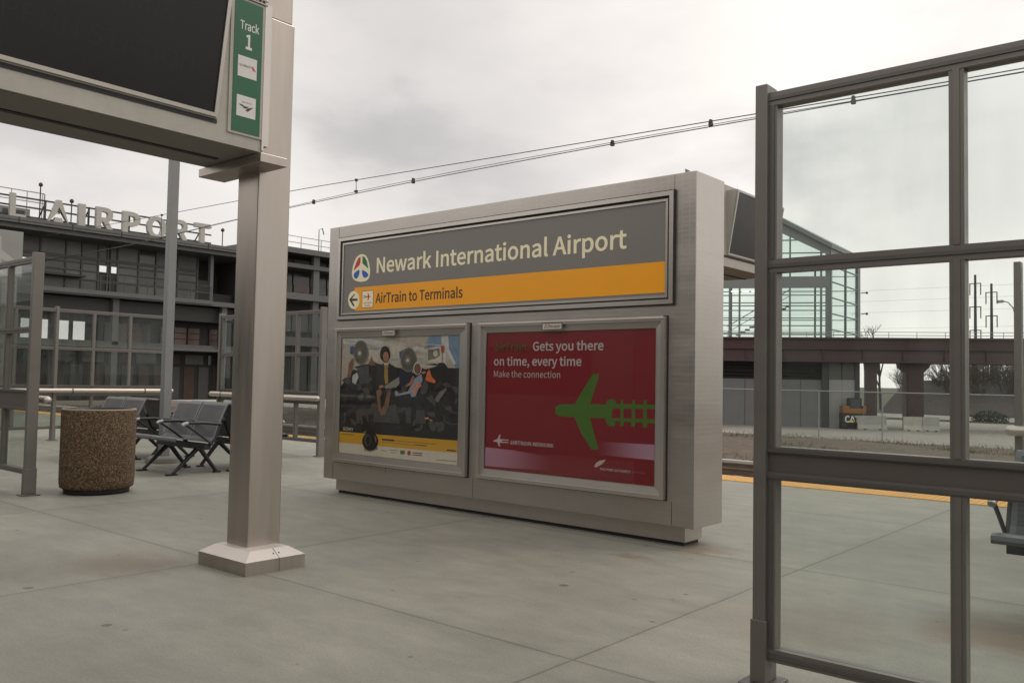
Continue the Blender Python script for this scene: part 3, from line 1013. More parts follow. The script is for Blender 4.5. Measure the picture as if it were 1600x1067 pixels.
egg = [(-6.756, 2.438), (-6.69, 2.416), (-6.647, 2.349), (-6.623, 2.263), (-6.628, 2.196), (-6.667, 2.158), (-6.771, 2.15), (-6.863, 2.173), (-6.905, 2.214), (-6.91, 2.274), (-6.878, 2.366), (-6.827, 2.423)]
red = [(-6.778, 2.41), (-6.809, 2.399), (-6.844, 2.355), (-6.883, 2.272), (-6.791, 2.324), (-6.776, 2.355)]
green = [(-6.749, 2.411), (-6.713, 2.401), (-6.678, 2.356), (-6.653, 2.278), (-6.746, 2.34)]
blue = [(-6.789, 2.287), (-6.787, 2.24), (-6.818, 2.191), (-6.851, 2.189), (-6.878, 2.216), (-6.877, 2.246)]
blue2 = [(-6.75, 2.28), (-6.651, 2.231), (-6.656, 2.202), (-6.694, 2.188), (-6.727, 2.198), (-6.748, 2.234)]
arrow = [(-6.938, 1.982), (-6.86, 2.036), (-6.844, 2.034), (-6.857, 2.023), (-6.896, 1.99), (-6.806, 1.986), (-6.805, 1.966), (-6.892, 1.964), (-6.85, 1.918), (-6.866, 1.91), (-6.879, 1.917)]
disc = [(-6.776, 1.97), (-6.778, 1.947), (-6.786, 1.925), (-6.8, 1.906), (-6.818, 1.893), (-6.839, 1.884), (-6.862, 1.882), (-6.885, 1.886), (-6.908, 1.896), (-6.927, 1.912), (-6.942, 1.931), (-6.952, 1.954), (-6.956, 1.978), (-6.954, 2.002), (-6.946, 2.024), (-6.933, 2.043), (-6.914, 2.057), (-6.893, 2.065), (-6.87, 2.067), (-6.846, 2.063), (-6.824, 2.052), (-6.805, 2.037), (-6.79, 2.017), (-6.78, 1.994)]
pplane = [(-6.684, 2.004), (-6.651, 2.004), (-6.649, 2.029), (-6.655, 2.036), (-6.637, 2.029), (-6.625, 2.003), (-6.597, 2.0), (-6.625, 1.993), (-6.64, 1.962), (-6.651, 1.965), (-6.648, 1.994), (-6.684, 1.992)]
pt1 = [(-6.716, 2.011), (-6.681, 2.008), (-6.68, 2.002), (-6.715, 2.004)]
pt2 = [(-6.715, 1.995), (-6.68, 1.993), (-6.68, 1.986), (-6.715, 1.989)]
LEFT_ART=[
 ('p_beige',[(0.004, 0.999),(1.008, 1.001),(1.008, 0.734),(-0.001, 0.58)]),
 ('p_cream',[(0.13, 0.96),(0.491, 0.965),(0.763, 0.881),(0.765, 0.815),(0.495, 0.804),(0.312, 0.791),(0.147, 0.856)]),
 ('p_white',[(0.004, 0.999),(0.157, 0.999),(0.715, 0.906),(0.716, 0.87),(0.44, 0.941),(0.005, 0.949)]),
 ('p_sky',[(0.72, 0.906),(0.761, 0.997),(0.857, 1.0),(0.857, 0.904),(0.81, 0.916),(0.763, 0.893)]),
 ('p_sky',[(0.907, 1.0),(1.009, 1.0),(1.008, 0.744),(0.968, 0.745),(0.909, 0.886)]),
 ('p_white',[(0.857, 1.0),(0.907, 1.0),(0.915, 0.898),(0.971, 0.78),(0.951, 0.769),(0.894, 0.886),(0.894, 0.768),(0.877, 0.768)]),
 ('p_paleblue',[(0.443, 0.819),(0.765, 0.827),(0.765, 0.813),(0.444, 0.801)]),
 ('p_dark',[(-0.004, 0.58),(0.068, 0.66),(0.136, 0.752),(0.306, 0.784),(0.379, 0.766),(0.522, 0.742),(0.622, 0.73),(0.731, 0.768),(0.882, 0.786),(0.912, 0.745),(1.008, 0.744),(1.005, 0.187),(0.002, 0.179)]),
 ('p_floor',[(0.147, 0.377),(0.208, 0.399),(0.256, 0.396),(0.272, 0.282),(0.164, 0.262)]),
 ('p_floor',[(0.31, 0.385),(0.504, 0.445),(0.546, 0.288),(0.313, 0.285)]),
 ('p_floor',[(0.58, 0.412),(0.629, 0.426),(0.633, 0.294),(0.596, 0.291)]),
 ('p_floor',[(0.673, 0.405),(0.739, 0.408),(0.753, 0.302),(0.669, 0.296)]),
 ('p_tan',[(0.061, 0.66),(0.072, 0.764),(0.103, 0.823),(0.123, 0.814),(0.109, 0.726),(0.094, 0.653)]),
 ('p_white',[(0.111, 0.673),(0.152, 0.7),(0.167, 0.661),(0.14, 0.596),(0.109, 0.615)]),
 ('p_greydk',[(0.151, 0.739),(0.259, 0.765),(0.271, 0.612),(0.182, 0.598),(0.166, 0.674)]),
 ('p_tan',[(0.259, 0.778),(0.281, 0.842),(0.292, 0.804),(0.32, 0.784),(0.3, 0.759),(0.271, 0.759)]),
 ('p_blue',[(0.082, 0.922),(0.114, 0.931),(0.112, 0.856),(0.084, 0.862)]),
 ('p_greymid',[(0.253, 0.87),(0.249, 0.834),(0.238, 0.803),(0.221, 0.779),(0.199, 0.767),(0.175, 0.766),(0.152, 0.779),(0.133, 0.803),(0.119, 0.835),(0.115, 0.871),(0.118, 0.908),(0.129, 0.94),(0.147, 0.963),(0.169, 0.975),(0.193, 0.975),(0.216, 0.962),(0.235, 0.938),(0.247, 0.906)]),
 ('p_grey',[(0.238, 0.873),(0.235, 0.841),(0.226, 0.813),(0.211, 0.793),(0.192, 0.782),(0.172, 0.782),(0.153, 0.793),(0.137, 0.813),(0.126, 0.842),(0.121, 0.874),(0.124, 0.906),(0.133, 0.934),(0.148, 0.954),(0.167, 0.966),(0.188, 0.965),(0.207, 0.954),(0.222, 0.932),(0.233, 0.905)]),
 ('p_greymid',[(0.2, 0.868),(0.197, 0.851),(0.19, 0.837),(0.179, 0.831),(0.167, 0.831),(0.155, 0.838),(0.147, 0.851),(0.144, 0.868),(0.146, 0.886),(0.154, 0.899),(0.164, 0.906),(0.177, 0.906),(0.188, 0.899),(0.196, 0.885)]),
 ('p_cream',[(0.186, 0.866),(0.184, 0.857),(0.179, 0.851),(0.172, 0.849),(0.165, 0.851),(0.16, 0.857),(0.158, 0.866),(0.159, 0.874),(0.164, 0.88),(0.171, 0.882),(0.178, 0.88),(0.183, 0.874)]),
 ('p_black',[(0.445, 0.856),(0.443, 0.833),(0.435, 0.813),(0.424, 0.798),(0.41, 0.789),(0.395, 0.789),(0.38, 0.798),(0.367, 0.813),(0.359, 0.833),(0.356, 0.856),(0.358, 0.88),(0.366, 0.9),(0.377, 0.916),(0.391, 0.923),(0.407, 0.923),(0.421, 0.915),(0.434, 0.899),(0.441, 0.879)]),
 ('p_skin',[(0.434, 0.835),(0.432, 0.816),(0.425, 0.801),(0.415, 0.794),(0.403, 0.794),(0.392, 0.801),(0.385, 0.817),(0.382, 0.835),(0.384, 0.854),(0.391, 0.868),(0.401, 0.876),(0.412, 0.876),(0.423, 0.868),(0.431, 0.853)]),
 ('p_black',[(0.361, 0.861),(0.371, 0.892),(0.431, 0.896),(0.442, 0.863),(0.432, 0.863),(0.424, 0.881),(0.379, 0.877),(0.372, 0.842)]),
 ('p_suit',[(0.327, 0.753),(0.392, 0.778),(0.434, 0.781),(0.503, 0.744),(0.53, 0.643),(0.475, 0.58),(0.345, 0.57),(0.323, 0.639)]),
 ('p_white',[(0.392, 0.778),(0.434, 0.781),(0.427, 0.741),(0.409, 0.728)]),
 ('p_tie',[(0.399, 0.766),(0.427, 0.769),(0.433, 0.617),(0.41, 0.604),(0.398, 0.666)]),
 ('p_tan',[(0.332, 0.55),(0.369, 0.567),(0.385, 0.54),(0.367, 0.489),(0.379, 0.39),(0.407, 0.44),(0.427, 0.541),(0.461, 0.545),(0.443, 0.43),(0.416, 0.36),(0.384, 0.34),(0.349, 0.4)]),
 ('p_papers',[(0.404, 0.591),(0.53, 0.671),(0.538, 0.619),(0.501, 0.58),(0.411, 0.568)]),
 ('p_skin',[(0.351, 0.589),(0.384, 0.6),(0.404, 0.58),(0.358, 0.57)]),
 ('p_navy',[(0.522, 0.729),(0.634, 0.718),(0.625, 0.597),(0.532, 0.588)]),
 ('p_blue',[(0.521, 0.872),(0.556, 0.89),(0.551, 0.816),(0.526, 0.822)]),
 ('p_greymid',[(0.667, 0.808),(0.664, 0.775),(0.653, 0.745),(0.636, 0.722),(0.614, 0.71),(0.591, 0.709),(0.569, 0.721),(0.55, 0.744),(0.538, 0.774),(0.533, 0.808),(0.536, 0.844),(0.547, 0.874),(0.565, 0.896),(0.587, 0.907),(0.61, 0.907),(0.631, 0.895),(0.65, 0.873),(0.662, 0.843)]),
 ('p_grey',[(0.659, 0.806),(0.657, 0.776),(0.648, 0.75),(0.633, 0.73),(0.615, 0.72),(0.595, 0.719),(0.576, 0.729),(0.56, 0.749),(0.55, 0.776),(0.545, 0.806),(0.548, 0.837),(0.557, 0.863),(0.572, 0.882),(0.591, 0.893),(0.611, 0.893),(0.63, 0.882),(0.645, 0.862),(0.655, 0.836)]),
 ('p_greymid',[(0.622, 0.806),(0.62, 0.789),(0.612, 0.776),(0.6, 0.768),(0.587, 0.768),(0.575, 0.776),(0.566, 0.789),(0.563, 0.806),(0.566, 0.823),(0.573, 0.837),(0.585, 0.844),(0.599, 0.844),(0.611, 0.837),(0.619, 0.823)]),
 ('p_cream',[(0.606, 0.804),(0.604, 0.795),(0.6, 0.79),(0.593, 0.788),(0.587, 0.789),(0.582, 0.795),(0.581, 0.804),(0.582, 0.812),(0.587, 0.818),(0.593, 0.819),(0.599, 0.818),(0.603, 0.812)]),
 ('p_lightblue',[(0.491, 0.543),(0.508, 0.556),(0.527, 0.532),(0.602, 0.553),(0.625, 0.597),(0.655, 0.658),(0.708, 0.695),(0.721, 0.647),(0.698, 0.598),(0.664, 0.513),(0.634, 0.506),(0.621, 0.536),(0.527, 0.514),(0.499, 0.512)]),
 ('p_pink',[(0.655, 0.61),(0.704, 0.629),(0.713, 0.599),(0.675, 0.561),(0.658, 0.525),(0.639, 0.549)]),
 ('p_skin',[(0.576, 0.595),(0.618, 0.627),(0.636, 0.682),(0.654, 0.67),(0.637, 0.609),(0.594, 0.59)]),
 ('p_cream',[(0.71, 0.739),(0.707, 0.719),(0.701, 0.702),(0.69, 0.69),(0.677, 0.686),(0.664, 0.69),(0.652, 0.701),(0.645, 0.718),(0.642, 0.738),(0.644, 0.758),(0.651, 0.775),(0.661, 0.786),(0.674, 0.79),(0.688, 0.786),(0.699, 0.775),(0.707, 0.758)]),
 ('p_grey',[(0.704, 0.736),(0.702, 0.72),(0.697, 0.705),(0.688, 0.696),(0.678, 0.692),(0.668, 0.696),(0.659, 0.705),(0.652, 0.719),(0.65, 0.735),(0.652, 0.752),(0.657, 0.766),(0.666, 0.776),(0.676, 0.779),(0.686, 0.776),(0.695, 0.767),(0.701, 0.752)]),
 ('p_red',[(0.694, 0.733),(0.692, 0.723),(0.686, 0.717),(0.679, 0.717),(0.672, 0.723),(0.67, 0.733),(0.672, 0.743),(0.678, 0.75),(0.685, 0.75),(0.691, 0.744)]),
 ('p_orange',[(0.739, 0.647),(0.758, 0.714),(0.773, 0.732),(0.792, 0.672),(0.822, 0.643),(0.817, 0.623),(0.769, 0.634)]),
 ('p_skin',[(0.702, 0.707),(0.738, 0.72),(0.746, 0.702),(0.72, 0.693)]),
 ('p_cream',[(0.744, 0.899),(0.863, 0.912),(0.869, 0.789),(0.813, 0.78),(0.756, 0.786)]),
 ('p_greymid',[(0.756, 0.887),(0.848, 0.899),(0.851, 0.839),(0.824, 0.821),(0.76, 0.801)]),
 ('p_cream',[(0.836, 0.857),(0.834, 0.844),(0.827, 0.834),(0.818, 0.831),(0.808, 0.834),(0.801, 0.844),(0.799, 0.857),(0.8, 0.87),(0.808, 0.88),(0.817, 0.883),(0.826, 0.88),(0.833, 0.87)]),
 ('p_red',[(0.854, 0.916),(0.882, 0.919),(0.881, 0.868),(0.863, 0.862)]),
 ('p_floor',[(0.749, 0.505),(0.795, 0.53),(0.832, 0.461),(0.821, 0.442)]),
 ('p_greymid',[(0.82, 0.495),(0.853, 0.555),(0.904, 0.59),(0.91, 0.575),(0.866, 0.509),(0.838, 0.473)]),
 ('p_floor',[(0.885, 0.381),(0.901, 0.335),(0.949, 0.315),(1.003, 0.319),(1.003, 0.31),(0.944, 0.305),(0.892, 0.328)]),
 ('p_floor',[(0.843, 0.485),(0.936, 0.419),(1.001, 0.399),(1.001, 0.392),(0.932, 0.409)]),
 ('p_pink',[(0.743, 0.349),(0.775, 0.353),(0.776, 0.339),(0.746, 0.334)]),
 ('p_yellow',[(0.782, 0.34),(0.805, 0.331),(0.8, 0.324),(0.782, 0.33)]),
 ('p_yellow',[(0.002, 0.183),(1.005, 0.187),(1.004, 0.091),(0.002, 0.087)]),
 ('p_print',[(0.002, 0.087),(1.004, 0.091),(1.004, -0.003),(0.002, 0.0)]),
 ('p_shadow',[(0.231, 0.063),(0.358, 0.081),(0.358, 0.059),(0.293, 0.031),(0.239, 0.038)]),
 ('p_black',[(0.188, 0.277),(0.21, 0.329),(0.238, 0.331),(0.274, 0.257),(0.315, 0.203),(0.275, 0.181),(0.22, 0.202)]),
 ('p_black',[(0.362, 0.127),(0.359, 0.103),(0.349, 0.081),(0.335, 0.062),(0.315, 0.049),(0.293, 0.043),(0.27, 0.045),(0.25, 0.054),(0.233, 0.07),(0.222, 0.091),(0.217, 0.115),(0.22, 0.14),(0.231, 0.163),(0.246, 0.181),(0.266, 0.194),(0.289, 0.199),(0.311, 0.198),(0.331, 0.188),(0.347, 0.172),(0.358, 0.151)]),
 ('p_greydk',[(0.296, 0.132),(0.293, 0.11),(0.286, 0.091),(0.274, 0.081),(0.261, 0.08),(0.249, 0.089),(0.24, 0.105),(0.237, 0.127),(0.239, 0.149),(0.247, 0.168),(0.258, 0.178),(0.271, 0.179),(0.283, 0.17),(0.292, 0.154)]),
 ('p_black',[(0.29, 0.129),(0.289, 0.111),(0.284, 0.097),(0.276, 0.089),(0.267, 0.088),(0.259, 0.095),(0.253, 0.108),(0.25, 0.126),(0.251, 0.144),(0.257, 0.158),(0.265, 0.166),(0.274, 0.167),(0.282, 0.16),(0.288, 0.146)]),
 ('p_greymid',[(0.221, 0.196),(0.25, 0.207),(0.251, 0.194),(0.226, 0.185)]),
 ('p_greymid',[(0.323, 0.178),(0.343, 0.149),(0.342, 0.111),(0.333, 0.135)]),
 ('p_floor',[(0.197, 0.303),(0.21, 0.322),(0.219, 0.266),(0.203, 0.252)]),
 ('p_green',[(0.55, 0.071),(0.588, 0.072),(0.587, 0.041),(0.552, 0.04)]),
 ('p_red',[(0.638, 0.058),(0.636, 0.047),(0.631, 0.039),(0.624, 0.035),(0.616, 0.038),(0.611, 0.045),(0.609, 0.054),(0.611, 0.065),(0.616, 0.073),(0.623, 0.077),(0.63, 0.075),(0.636, 0.067)]),
 ('p_red',[(0.653, 0.048),(0.731, 0.05),(0.732, 0.043),(0.653, 0.041)]),
 ('p_greymid',[(0.652, 0.066),(0.731, 0.068),(0.731, 0.058),(0.653, 0.057)]),
 ('p_floor',[(0.026, 0.165),(0.139, 0.166),(0.139, 0.161),(0.026, 0.16)]),
 ('p_suit',[(0.393, 0.153),(0.499, 0.153),(0.499, 0.139),(0.393, 0.139)]),
 ('p_ink',[(0.501, 0.148),(0.839, 0.148),(0.839, 0.142),(0.501, 0.142)]),
 ('p_ink',[(0.396, 0.128),(0.661, 0.127),(0.661, 0.122),(0.396, 0.123)]),
 ('p_suit',[(0.663, 0.13),(0.769, 0.13),(0.769, 0.124),(0.664, 0.124)]),
 ('p_suit',[(0.918, 0.113),(0.987, 0.113),(0.987, 0.103),(0.918, 0.104)]),
 ('p_greymid',[(0.391, 0.058),(0.44, 0.058),(0.44, 0.054),(0.392, 0.053)]),
 ('p_greymid',[(0.46, 0.067),(0.532, 0.068),(0.532, 0.063),(0.46, 0.062)]),
 ('p_greymid',[(0.471, 0.048),(0.52, 0.049),(0.52, 0.045),(0.471, 0.043)]),
 ('p_greymid',[(0.841, 0.028),(0.995, 0.031),(0.995, 0.026),(0.842, 0.023)]),
]
RIGHT_ART=[
 ('g_green',[(0.449, 0.431),(0.447, 0.471),(0.469, 0.49),(0.563, 0.5),(0.6, 0.581),(0.662, 0.702),(0.699, 0.708),(0.694, 0.679),(0.672, 0.589),(0.65, 0.504),(0.743, 0.5),(0.744, 0.413),(0.65, 0.41),(0.676, 0.303),(0.702, 0.205),(0.663, 0.199),(0.605, 0.298),(0.562, 0.41),(0.47, 0.411)]),
 ('g_green',[(0.743, 0.508),(1.007, 0.515),(1.007, 0.488),(0.743, 0.48)]),
 ('g_green',[(0.744, 0.417),(1.008, 0.423),(1.008, 0.398),(0.744, 0.397)]),
 ('g_green',[(0.747, 0.536),(0.784, 0.541),(0.796, 0.511),(0.793, 0.505),(0.775, 0.51),(0.771, 0.41),(0.791, 0.401),(0.788, 0.365),(0.754, 0.365),(0.737, 0.396),(0.736, 0.502)]),
 ('g_green',[(0.82, 0.536),(0.831, 0.54),(0.835, 0.368),(0.816, 0.367)]),
 ('g_green',[(0.878, 0.536),(0.894, 0.541),(0.895, 0.368),(0.876, 0.367)]),
 ('g_green',[(0.938, 0.539),(0.954, 0.544),(0.956, 0.368),(0.935, 0.367)]),
 ('g_white',[(0.054, 0.206),(0.085, 0.224),(0.095, 0.254),(0.104, 0.255),(0.099, 0.225),(0.11, 0.223),(0.157, 0.223),(0.157, 0.216),(0.113, 0.214),(0.113, 0.205),(0.157, 0.206),(0.157, 0.199),(0.111, 0.197),(0.099, 0.194),(0.102, 0.17),(0.092, 0.171),(0.083, 0.199),(0.055, 0.202)]),
 ('g_white',[(0.678, 0.089),(0.687, 0.112),(0.706, 0.13),(0.74, 0.142),(0.733, 0.125),(0.718, 0.118),(0.731, 0.117),(0.706, 0.099),(0.69, 0.085)]),
]

b = MB('sign_cream')
b.poly(fr, smooth_poly(egg), 0.0075)
b.poly(fr, red, 0.0082, 'sign_red')
b.poly(fr, green, 0.0082, 'sign_green')
b.poly(fr, smooth_poly(blue, 1), 0.0082, 'sign_blue')
b.poly(fr, smooth_poly(blue2, 1), 0.0082, 'sign_blue')
b.build('emblem', panel)
b = MB('sign_cream')
b.poly(fr, disc, 0.0082)
b.poly(fr, arrow, 0.0088, 'sign_dark')
b.build('arrow_disc', panel)
b = MB('sign_cream')
b.rect(fr, -6.738, -6.566, 1.887, 2.06, 0.0078, 'sign_dark')
b.rect(fr, -6.733, -6.571, 1.892, 2.055, 0.0083)
b.poly(fr, pplane, 0.0088, 'sign_red')
b.poly(fr, pt1, 0.0088, 'sign_dark')
b.poly(fr, pt2, 0.0088, 'sign_dark')
b.text(fr, 'AIRTRAIN', -6.652, 1.928, 0.016, 0.125, 0.0088, 'sign_red', centre=True)
b.text(fr, 'NEWARK', -6.652, 1.903, 0.014, 0.085, 0.0088, 'sign_red', centre=True)
b.build('pictogram', panel)


def poster_case(label, x0, x1, z0, z1, px0, px1, pz0, pz1, plate):
    b = MB('frame_steel')
    ya = PY0 - 0.045
    ring(b, x0 - 0.01, x1 + 0.01, z0 - 0.01, z1 + 0.01, 0.01, PY0 - 0.004, PY0, 'dark_gap')
    ring(b, x0, x1, z0, z1, 0.03, ya, PY0, 'frame_steel')
    w = min(px0 - x0, 0.08)
    # bevelled inner mat of the frame
    A = [(x0 + 0.03, z0 + 0.03), (x1 - 0.03, z0 + 0.03), (x1 - 0.03, z1 - 0.03), (x0 + 0.03, z1 - 0.03)]
    B = [(px0, pz0), (px1, pz0), (px1, pz1), (px0, pz1)]
    for i in range(4):
        j = (i + 1) % 4
        b.face([(A[i][0], PY0 - 0.022, A[i][1]), (A[j][0], PY0 - 0.022, A[j][1]), (B[j][0], PY0 - 0.012, B[j][1]), (B[i][0], PY0 - 0.012, B[i][1])], 'frame_steel')
    b.box(x0 + 0.01, x1 - 0.01, ya - 0.012, ya, z1 - 0.014, z1 + 0.004, 'bright_steel')  # highlight along the upper edge, put in as a brighter strip
    case = b.build('poster_case', t)
    case['label'] = label
    g = MB('poster_glass')
    g.box(px0 - 0.004, px1 + 0.004, PY0 - 0.0185, PY0 - 0.0145, pz0 - 0.004, pz1 + 0.004)
    g.build('glass_pane', case)
    q = MB('bright_steel')
    f2 = front(ya)
    q.box(plate[0], plate[1], ya - 0.006, ya - 0.0005, plate[2], plate[3])
    ring(q, plate[0], plate[1], plate[2], plate[3], 0.004, ya - 0.008, ya - 0.006, 'dark_gap')
    q.text(f2, 'JCDecaux', (plate[0] + plate[1]) / 2, plate[2] + 0.016, 0.026, (plate[1] - plate[0]) * 0.8, 0.0068, 'dark_gap', bold=0.02, centre=True)
    q.build('name_plate', case)
    return case


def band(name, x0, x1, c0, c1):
    """colour band that runs from c0 to c1 along the poster"""
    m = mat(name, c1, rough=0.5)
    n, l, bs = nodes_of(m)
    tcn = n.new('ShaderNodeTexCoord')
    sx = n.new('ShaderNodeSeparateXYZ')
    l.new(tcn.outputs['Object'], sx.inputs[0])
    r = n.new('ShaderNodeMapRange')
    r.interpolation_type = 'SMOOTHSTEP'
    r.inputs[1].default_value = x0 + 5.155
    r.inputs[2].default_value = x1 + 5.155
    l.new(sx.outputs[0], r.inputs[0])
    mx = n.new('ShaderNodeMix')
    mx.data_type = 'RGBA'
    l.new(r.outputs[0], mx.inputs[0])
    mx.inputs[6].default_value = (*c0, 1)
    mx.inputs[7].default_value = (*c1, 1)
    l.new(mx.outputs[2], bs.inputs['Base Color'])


def art(b, items, x0, x1, z0, z1):
    fp = (Vector((x0, PY0 - 0.003, z0)), Vector((x1 - x0, 0, 0)), Vector((0, 0, z1 - z0)), Vector((0, -1, 0)))
    cl = lambda p: (min(1, max(0, p[0])), min(1, max(0, p[1])))
    for i, (m_, pts) in enumerate(items):
        b.poly(fp, [cl(p) for p in pts], 0.0003 + i * 0.00003, m_)


LX = (-7.04, -5.366, 0.427, 1.592)
RXX = (-5.042, -3.34, 0.427, 1.602)
c1 = poster_case('steel case with the megaphone poster', -7.106, -5.242, 0.335, 1.688, *LX, (-6.375, -6.19, 1.6, 1.655))
c2 = poster_case('steel case with the red airport train poster', -5.113, -3.248, 0.34, 1.686, *RXX, (-4.395, -4.19, 1.612, 1.668))
b = MB('p_beige')
b.rect(front(PY0), LX[0], LX[1], LX[2], LX[3], 0.003)
pr_ = random.Random(4)
dabs = []
for k in range(150):                                   # coats, bags and folds of the seated crowd
    cu_, cv_ = pr_.uniform(.02, .98), pr_.uniform(.26, .66)
    if cv_ > .42 + .25 * pr_.random() and cu_ > .75:
        continue
    rr_ = pr_.uniform(.008, .035)
    an = pr_.uniform(0, 6.28)
    pts = []
    for q in range(7):
        a = q * .9
        ex, ey = rr_ * cos(a) * pr_.uniform(.6, 1.2), rr_ * 1.9 * sin(a) * pr_.uniform(.6, 1.2)
        pts.append((cu_ + ex * cos(an) - ey * sin(an), max(.235, cv_ + ex * sin(an) + ey * cos(an))))
    dabs.append((pr_.choice(('p_suit', 'p_suit', 'p_greydk', 'p_floor', 'p_navy', 'p_black', 'p_black', 'p_dim')), smooth_poly(pts, 1)))
for k in range(26):                                    # soft streaks on the aircraft behind
    u0, v0 = pr_.uniform(0, .75), pr_.uniform(.72, .98)
    dabs.append((pr_.choice(('p_cream', 'p_beige', 'p_paleblue', 'p_white')), [(u0, v0), (u0 + pr_.uniform(.06, .2), v0 - .01), (u0 + .1, v0 - pr_.uniform(.015, .035))]))
cut_ = next(i for i, it in enumerate(LEFT_ART) if it[0] == 'p_floor')
art(b, LEFT_ART[:cut_] + dabs + LEFT_ART[cut_:], *LX)
fl = front(PY0 - 0.0115)
W, H = LX[1] - LX[0], LX[3] - LX[2]
b.text(fl, 'SONY', LX[0] + .036 * W, LX[2] + .196 * H, .027 * H, .1 * W, 0.0, 'track_white', bold=0.02)
b.build('poster', c1)['label'] = 'poster of seated people with megaphones over a yellow band'
b = MB('g_red')
b.rect(front(PY0), *RXX, 0.003)
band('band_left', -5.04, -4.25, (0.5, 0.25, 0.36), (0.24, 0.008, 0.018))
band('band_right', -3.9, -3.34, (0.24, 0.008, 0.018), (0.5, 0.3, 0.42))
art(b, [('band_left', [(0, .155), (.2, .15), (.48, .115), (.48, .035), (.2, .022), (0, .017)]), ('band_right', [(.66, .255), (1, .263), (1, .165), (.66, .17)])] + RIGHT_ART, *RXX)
fl = front(PY0 - 0.0085)
W, H = RXX[1] - RXX[0], RXX[3] - RXX[2]
TX = lambda s, u, v, h, w, m_, bo: b.text(fl, s, RXX[0] + u * W, RXX[2] + v * H, h * H, w * W, 0.0, m_, bold=bo)
TX('AirTrain.', .053, .866, .055, .225, 'g_darkgreen', 0.03)
TX('Gets you there', .306, .866, .06, .417, 'g_white', 0.03)
TX('on time, every time', .052, .76, .06, .548, 'g_white', 0.03)
TX('Make the connection', .054, .674, .046, .422, 'g_white', 0.0)
TX('AIRTRAIN NEWARK', .169, .193, .025, .274, 'g_white', 0.03)
TX('THE PORT AUTHORITY', .711, .07, .015, .165, 'g_white', 0.03)
TX('OF NY & NJ', .884, .07, .015, .066, 'g_pink', 0.0)
b.build('poster', c2)['label'] = 'dark red poster with a green aeroplane drawn as a train track'

# ------------------------------------------------------------------ departure board gantries
YC = 5.86                                              # mirror line of the platform


